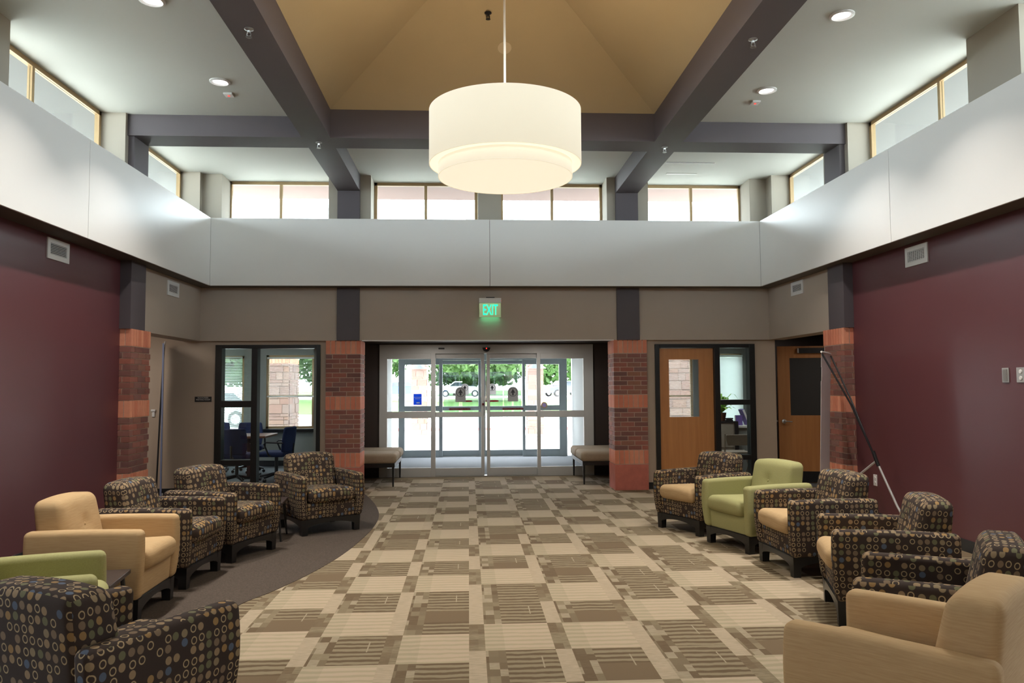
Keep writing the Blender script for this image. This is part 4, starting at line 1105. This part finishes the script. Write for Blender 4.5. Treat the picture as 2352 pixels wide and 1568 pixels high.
# ---------------------------------------------------------------- banner stands
e = thing('banner_stand', 'narrow banner stand seen edge-on, leaning against the tan wall on the left', 'banner stand', (-4.15, 10.95, 0))
MB().prism([(-4.034, 10.50), (-4.012, 10.50), (-4.205, 11.02), (-4.227, 11.02)], 'z', .05, 2.08).build('banner_sheet', MT['bannerblue'], e)
MB().tube([(-4.20, 11.0, 2.10), (-4.245, 11.02, 1.2), (-4.29, 11.04, .01)], .012, 8).build('support_pole', MT['decaldark'], e, smooth=True)
MB().tube([(-4.18, 10.95, 2.05), (-4.17, 10.95, 2.13)], .012, 8).build('top_hook', MT['silver'], e, smooth=True)
MB().prism([(-4.04, 10.48), (-4.0, 10.48), (-4.19, 11.04), (-4.23, 11.04)], 'z', .007, .05).build('base_bar', MT['silver'], e)

e = thing('banner_stand', 'white banner on a black and silver tripod stand in front of the right brick column', 'banner stand', (3.95, 8.5, 0))
mb = MB(); n = 12; P0, P1 = Vector((3.67, 8.05, 0)), Vector((4.03, 8.60, 0)); nrm = Vector((P1-P0).cross(Vector((0, 0, 1)))).normalized()*.006
pts = []
for k in range(n+1):
    z = .06+1.76*k/n; bow = .0
    tx = .066*(k/n)
    pts.append([(P0.x+tx, P0.y, z), (P1.x+tx, P1.y, z)])
for k in range(n):
    a, b = pts[k]; c, d = pts[k+1]; mb.poly([a, b, d, c])
o = mb.build('banner_sheet', MT['banner'], e); md = o.modifiers.new('s', 'SOLIDIFY'); md.thickness = .004
J1 = (4.137, 7.75, .713)
MB().tube([(3.745, 8.06, 1.82), (3.965, 7.90, 1.28), J1], .010, 8).build('support_rod', MT['blackplastic'], e, smooth=True)
MB().tube([(4.09, 8.58, 1.81), (4.09, 8.15, 1.33), (4.10, 7.88, .96), J1], .009, 8).build('support_rod', MT['blackplastic'], e, smooth=True)
MB().tube([(4.115, 7.77, .81), J1, (4.15, 7.735, .66)], .019, 8).build('joint', MT['blackplastic'], e, smooth=True)
MB().tube([J1, (4.245, 7.58, .28), (4.33, 7.45, .012)], .012, 8).build('leg', MT['silver'], e, smooth=True)
MB().tube([J1, (4.089, 8.05, .525), (4.0, 8.50, .06)], .012, 8).build('leg', MT['silver'], e, smooth=True)
MB().tube([(3.725, 8.03, 1.835), (4.11, 8.63, 1.835)], .011, 8).build('top_bar', MT['whiteplastic'], e, smooth=True)
MB().tube([(3.66, 8.03, .04), (4.04, 8.62, .04)], .03, 10).build('base_bar', MT['silver'], e, smooth=True)

# ---------------------------------------------------------------- meeting room furniture
e = thing('meeting_table', 'wooden meeting table behind the meeting room glass', 'table', (-4.05, 13.3, 0))
bx(-4.95, -3.30, 12.90, 13.75, .665, .70).build('table_top', MT['woodtable'], e, bevel=.005)
for x in (-4.6, -3.6):
    bx(x-.04, x+.04, 13.1, 13.5, .03, .665).build('leg', MT['blackplastic'], e)
    bx(x-.05, x+.05, 12.95, 13.65, 0.002, .03).build('foot', MT['blackplastic'], e)
def office_chair(loc, facing, label, first=[None]):
    if first[0] is None:
        e = thing('office_chair', label, 'office chair', (0, 0, 0), local=True, group='navy office chairs around the meeting table')
        build_soft(rbox(.235, .22, .04, .038, 0, .02, .43, cuts=(3, 3, 1)), 'seat', MT['navy'], e)
        def db(x, y, z): return (x*(1-.12*abs((z)/.2)**2), y - .05*(z+.2)/.4 - .08*(x/.22)**2*-1, z)
        build_soft(rbox(.215, .03, .20, .028, 0, -.235, .66, cuts=(6, 1, 6), deform=db), 'backrest', MT['navy'], e)
        MB().tube([(0, -.12, .40), (0, -.27, .42), (0, -.275, .60)], .018, 6).build('back_bracket', MT['blackplastic'], e, origin=(0, 0, 0))
        for s in (-1, 1):
            MB().tube([(s*.20, .0, .40), (s*.27, .02, .42), (s*.27, .10, .60), (s*.265, .06, .625), (s*.26, -.2, .615)], .014, 6).build('armrest', MT['blackplastic'], e, smooth=True, origin=(0, 0, 0))
        MB().tube([(0, 0, .10), (0, 0, .40)], .028, 10).build('column', MT['blackplastic'], e, smooth=True, origin=(0, 0, 0))
        st = MB()
        for k in range(5):
            a = 2*PI*k/5+.3; st.tube([(0, 0, .12), (.27*math.cos(a), .27*math.sin(a), .07)], .024, 6, .014)
        st.build('star_base', MT['blackplastic'], e, origin=(0, 0, 0))
        for k in range(5):
            a = 2*PI*k/5+.3; w = MB().lathe([(.026, -.02), (.028, 0), (.026, .02)], 12); cx, cyy = .27*math.cos(a), .27*math.sin(a)
            w.v = [(cx+p, cyy+r_, .029+q) for p, q, r_ in w.v]; w.build('caster', MT['blackplastic'], e, smooth=True, origin=(0, 0, 0))
        first[0] = e
    else: e = copy_tree(first[0]); e['label'] = label
    e.location = (*loc, .002); e.rotation_euler.z = R(facing-90)
office_chair((-3.07, 12.72), 172, 'navy office chair seen side-on in the meeting room doorway')
office_chair((-3.60, 12.40), 88, 'navy office chair with its back to the meeting room glass')
office_chair((-3.86, 14.02), -80, 'navy office chair on the far side of the meeting table')
office_chair((-4.50, 14.10), -95, 'navy office chair at the far left end of the meeting table')

# office furniture
e = thing('file_cabinet', 'putty metal file cabinet seen through the office sidelight', 'cabinet', (4.15, 13.1, 0))
bx(3.95, 4.50, 12.92, 13.4, 0.002, .85).build('body', MT['cabinet'], e)
bx(3.93, 4.52, 12.90, 13.42, .85, .875).build('top', MT['blackplastic'], e)
bx(4.46, 4.52, 12.895, 12.92, .0, .85).build('side_trim', MT['blackplastic'], e)
for k, z in enumerate((.03, .44)):
    dr = bx(3.97, 4.44, 12.905, 12.92, z, z+.39).build('drawer', MT['cabinet'], e)
    bx(4.26, 4.36, 12.895, 12.905, z+.31, z+.33).build('handle', MT['blackplastic'], dr)
e = thing('desk', 'white office desk behind the file cabinet', 'desk', (4.65, 13.2, 0))
bx(4.54, 4.84, 12.95, 13.45, .76, .80).build('desk_top', MT['whiteplastic'], e, bevel=.004)
bx(4.54, 4.80, 12.97, 13.0, .0, .76).build('side_panel', MT['vestwall'], e); bx(4.54, 4.80, 13.4, 13.43, .0, .76).build('side_panel', MT['vestwall'], e)
e = thing('book', 'purple book standing on the white desk', 'book', (4.60, 13.1, .80)); bx(4.53, 4.65, 13.05, 13.08, .80, .97).build('cover', MT['purple'], e); bx(4.522, 4.532, 13.052, 13.078, .805, .965).build('pages', MT['paper'], e)
e = thing('binder', 'leaning binder on the white desk', 'binder', (4.75, 13.15, .80)); o = bx(0, .04, -.1, .1, 0, .28).build('cover', MT['purple'], e, origin=(0, 0, 0)); o.rotation_euler.y = R(-22); o2 = bx(.005, .035, -.105, .09, .005, .275).build('pages', MT['paper'], o, origin=(0, 0, 0))
e = thing('desk_phone', 'dark phone on the file cabinet', 'phone', (4.39, 12.98, .875)); bx(4.33, 4.45, 12.94, 13.02, .875, .90).build('body', MT['blackplastic'], e, bevel=.004); bx(4.325, 4.455, 12.95, 12.98, .905, .93).build('handset', MT['blackplastic'], e, bevel=.006); bx(4.35, 4.43, 12.95, 13.0, .89, .908).build('cradle', MT['blackplastic'], e)
e = thing('potted_plant', 'leafy green plant in a brown pot on the file cabinet', 'plant', (4.30, 13.1, .875))
MB().lathe([(.06, 0), (.085, .14), (.078, .14), (.055, .02)], 20, 4.30, 13.1, .875).build('pot', MT['pot'], e, smooth=True)
rp = random.Random(5)

for k in range(34):
    a = rp.uniform(0, 2*PI); ln = rp.uniform(.16, .32); h = rp.uniform(.10, .34); w = rp.uniform(.018, .03)
    mb = MB(); pts = []
    for j in range(6):
        t_ = j/5; r_ = ln*t_; z = .13+h*math.sin(t_*PI*.75); ww = w*math.sin(PI*min(1, t_*.9+.08))
        pts.append((Vector((r_*math.cos(a), r_*math.sin(a), z)), ww))
    sd_ = Vector((-math.sin(a), math.cos(a), 0))
    for (p, wp), (q, wq) in zip(pts, pts[1:]): mb.poly([p-sd_*wp, p+sd_*wp, q+sd_*wq, q-sd_*wq])
    mb.v = [(x+4.30, y+13.1, z+.875) for x, y, z in mb.v]; mb.build('leaf', MT['lime'], e)
e = thing('folding_chair', 'grey metal folding chair behind the office sidelight', 'chair', (4.25, 12.1, 0))
def fb(x, y, z): return (x, y+.03*(x/.22)**2, z)
o = build_soft(rbox(.22, .008, .085, .007, 0, 0, 0, seg=2, cuts=(6, 1, 2), deform=lambda x, y, z: (x*(1-.12*(z < 0)), y-.03*(x/.22)**2, z)), 'backrest', MT['cabinet'], e); o.location = (0, -.0, .62)
o = build_soft(rbox(.20, .19, .012, .011, 0, 0, 0, seg=2, cuts=(3, 3, 1)), 'seat', MT['cabinet'], e); o.location = (0, .22, .42)
for s in (-1, 1):
    MB().tube([(4.25+s*.225, 12.10, .72), (4.25+s*.225, 12.12, .45), (4.25+s*.225, 12.50, .002)], .011, 8).build('leg', MT['cabinet'], e, smooth=True)
    MB().tube([(4.25+s*.205, 12.48, .43), (4.25+s*.205, 12.08, .002)], .011, 8).build('leg', MT['cabinet'], e, smooth=True)

# ---------------------------------------------------------------- outdoors
struct('ground', bx(-90, 90, -60, 46, -.35, -.13), MT['concrete'], 'bright concrete drive outside')
struct('ground', MB().prism([(46, -.4), (46, -.1), (58, .25), (72, .35), (160, .5), (160, -.4)], 'x', -140, 140), MT['grass'], 'lawn beyond the drive')
struct('kerb', bx(-60, 60, 28.3, 28.8, -.25, -.03), MT['redpaint'], 'red painted kerb')
struct('ground', bx(-60, 60, 70, 80, -.2, .42), MT['concrete'], 'car park beyond the lawn')
def stone_pier(label, x0, x1, y0, y1, ztop, seed, zb=0, brick_top=True, group=None):
    e = thing('stone_pier', label, 'pier', ((x0+x1)/2, (y0+y1)/2, zb), kind='structure', group=group)
    bx(x0+.012, x1-.012, y0+.012, y1-.012, zb, ztop).build('mortar_core', MT['mortar'], e)
    r_ = random.Random(seed); z = zb; zt_ = ztop-(.22 if brick_top else 0)
    while z < zt_-.02:
        h = min(r_.choice([.07, .10, .13, .17, .20]), zt_-z)
        for face in ('F', 'S', 'T'):
            a0, a1 = (x0, x1) if face == 'F' else (y0+.05, y1)
            p = a0
            while p < a1-.01:
                q = min(p+r_.uniform(.14, .36), a1)
                if a1-q < .06: q = a1
                pr = r_.uniform(-.008, .008)
                if face == 'F': piece('stone', MT['stone'], round(q-p-.01, 2)+.001, .05, h-.012, (p+q)/2, y0+.018+pr, z+h/2, e)
                elif face == 'S': piece('stone', MT['stone'], .05, round(q-p-.01, 2)+.001, h-.012, x1-.018+pr, (p+q)/2, z+h/2, e)
                elif x0 > 1: piece('stone', MT['stone'], .05, round(q-p-.01, 2)+.001, h-.012, x0+.018+pr, (p+q)/2, z+h/2, e)
                p = q
        z += h
    if brick_top:
        k = round((x1-x0)/.07); bw = (x1-x0)/k
        for i in range(k): piece('brick', MT['soldier'], bw-.01, .06, .19, x0+(i+.5)*bw, y0+.028, ztop-.11, e)
        k = round((y1-y0-.06)/.07); bw = (y1-y0-.06)/k
        for i in range(k): piece('brick', MT['soldier'], .06, bw-.01, .19, x1-.028, y0+.06+(i+.5)*bw, ztop-.11, e)
    return e
stone_pier('stone pier outside the meeting room window', -4.40, -3.95, 17.4, 18.4, 2.22, 3)
stone_pier('stone pier outside the office window', 4.0, 5.02, 17.0, 17.6, 2.4, 9, brick_top=False)
stone_pier('stone canopy pier left of the doors', -1.78, -1.30, 24.3, 25.2, 2.35, 11, -.03, group=None)
stone_pier('stone canopy pier right of the doors', 1.86, 2.34, 24.3, 25.3, 2.35, 12, -.03, group=None)
for x, s in ((-1.54, 'left'), (2.1, 'right')):
    e = thing('canopy_light', 'grey cone light on the %s canopy pier' % s, 'lamp', (x, 24.2, 2.05))
    MB().lathe([(.30, 0), (.04, .20), (.035, .28), (.02, .28)], 24, x, 24.0, 2.02).build('shade', MT['lantern'], e, smooth=True)
    MB().tube([(x, 24.0, 2.28), (x, 24.3, 2.30)], .02, 8).build('bracket', MT['lantern'], e)
# canopy roof
cr = thing('canopy_roof', 'grey shingled hip roof of the drive canopy seen through the middle high windows', 'roof', (.3, 21, 3.4), kind='structure')
ap = (.45, 22.0, 6.45); q = [(-4.6, 19.2, 3.75), (5.2, 19.2, 3.75), (5.2, 26.0, 3.75), (-4.6, 26.0, 3.75)]
mb = MB()
for i in range(4): mb.poly([q[i], q[(i+1) % 4], ap])
mb.poly(q, True); mb.build('shingled_slope', MT['shingle'], cr)
fb_ = MB()
bx(-4.6, 5.2, 19.15, 19.2, 3.5, 3.76).build('fascia', MT['redeave'], cr)
for x0 in (-1.75, 1.89):
    struct('pillar', bx(x0, x0+.42, 24.4, 25.1, 2.35, 3.75), MT['mortar'], 'upper part of the canopy pier')

# trees
def tree_mesh(seed, rad=3.2, n=8000):
    r_ = random.Random(seed); mb = MB()
    blobs = [(Vector((r_.uniform(-1, 1)*rad*.55, r_.uniform(-1, 1)*rad*.55, r_.uniform(-.25, .6)*rad*.7)), r_.uniform(.42, .62)*rad) for _ in range(12)]
    for k in range(n):
        c, R_ = r_.choice(blobs); d = Vector((r_.gauss(0, 1), r_.gauss(0, 1), r_.gauss(0, 1))).normalized()
        p = c + d*R_*r_.uniform(.75, 1.05); s = r_.uniform(.12, .26)
        if p.z < -1.5: p.z = -1.5 + r_.uniform(-.25, .15)
        a = Vector((r_.gauss(0, 1), r_.gauss(0, 1), r_.gauss(0, 1))).normalized(); b = a.orthogonal().normalized()
        mb.poly([p-a*s, p-b*s*.5, p+a*s, p+b*s*.5])
    return mb.mesh('crown', MT['leaf'])
tms = [tree_mesh(i) for i in (1, 2, 3)]
tr = [(-19.5, 62, 1.5, 'at the far left beyond the meeting room'), (-8.6, 63, 1.45, 'left of the left canopy pier'), (1.2, 62, 1.5, 'in the middle of the entrance view'), (11, 63, 1.45, 'right of the right canopy pier'), (23.8, 62, 1.5, 'beyond the office'),
      (-15, 88, 1.9, 'in the back row, left'), (-1.5, 90, 1.9, 'in the back row, middle'), (12, 88, 1.9, 'in the back row, right'), (26.5, 90, 1.9, 'in the back row, far right'), (-28.5, 86, 1.9, 'in the back row, far left')]
for i, (x, y, k, w) in enumerate(tr):
    e = thing('tree', 'leafy green tree on the lawn, ' + w, 'tree', (x, y, .25), group='trees beyond the drive')
    o = bpy.data.objects.new('crown', tms[i % 3]); C.objects.link(o); o.parent = e; o.location = (0, 0, 1.45+1.6*k); o.scale = (k, k, k*.95); o['kind'] = 'stuff'; o.rotation_euler.z = i*1.3
    MB().tube([(x, y, 0.0), (x+.05, y, 1.6*k), (x, y, 3.4*k)], .17*k, 8, .09*k).build('trunk', MT['bark'], e, smooth=True)

# cars
def car(loc, rz, paint, label):
    e = thing('car', label, 'car', loc, local=True); e.rotation_euler.z = R(rz)
    body = [(-2.2, .35), (-2.25, .75), (-2.15, .95), (-1.9, 1.0), (-1.35, 1.45), (.55, 1.48), (1.15, 1.02), (2.05, .90), (2.25, .70), (2.25, .35)]
    MB().prism(body, 'y', -.86, .86).build('body', MT[paint], e, origin=(0, 0, 0), bevel=.06)
    win = [(-1.72, 1.02), (-1.28, 1.38), (.50, 1.40), (.98, 1.04)]
    for y0_, y1_ in ((-.875, -.855), (.855, .875)): MB().prism(win, 'y', y0_, y1_).build('side_window', MT['carglass'], e, origin=(0, 0, 0))
    MB().poly([(.60, -.7, 1.475), (1.14, -.75, 1.06), (1.14, .75, 1.06), (.60, .7, 1.475)]).build('windscreen', MT['carglass'], e, origin=(0, 0, 0)).location = (.02, 0, .012)
    for x in (-1.4, 1.4):
        for y in (-.80, .80):
            w = MB().lathe([(.33, -.1), (.34, 0), (.33, .1)], 20); w.v = [(x+a, y+c, .33+b) for a, b, c in w.v]
            wo = w.build('wheel', MT['rubber'], e, origin=(0, 0, 0), smooth=True)
            h = MB().lathe([(.2, -.105), (.2, .105)], 12); h.v = [(x+a, y+c, .33+b) for a, b, c in h.v]; h.build('hub', MT['silver'], wo, origin=(0, 0, 0))
car((9.2, 74, .42), 205, 'cardark', 'dark car parked beyond the lawn at the right')
car((-.8, 75, .42), 180, 'carwhite', 'white car parked beyond the lawn in the middle')
car((-6.3, 74, .42), 10, 'carblue', 'blue car parked beyond the lawn at the left')
car((-10.6, 33, -.13), 172, 'carwhite', 'white car on the drive outside the meeting room')
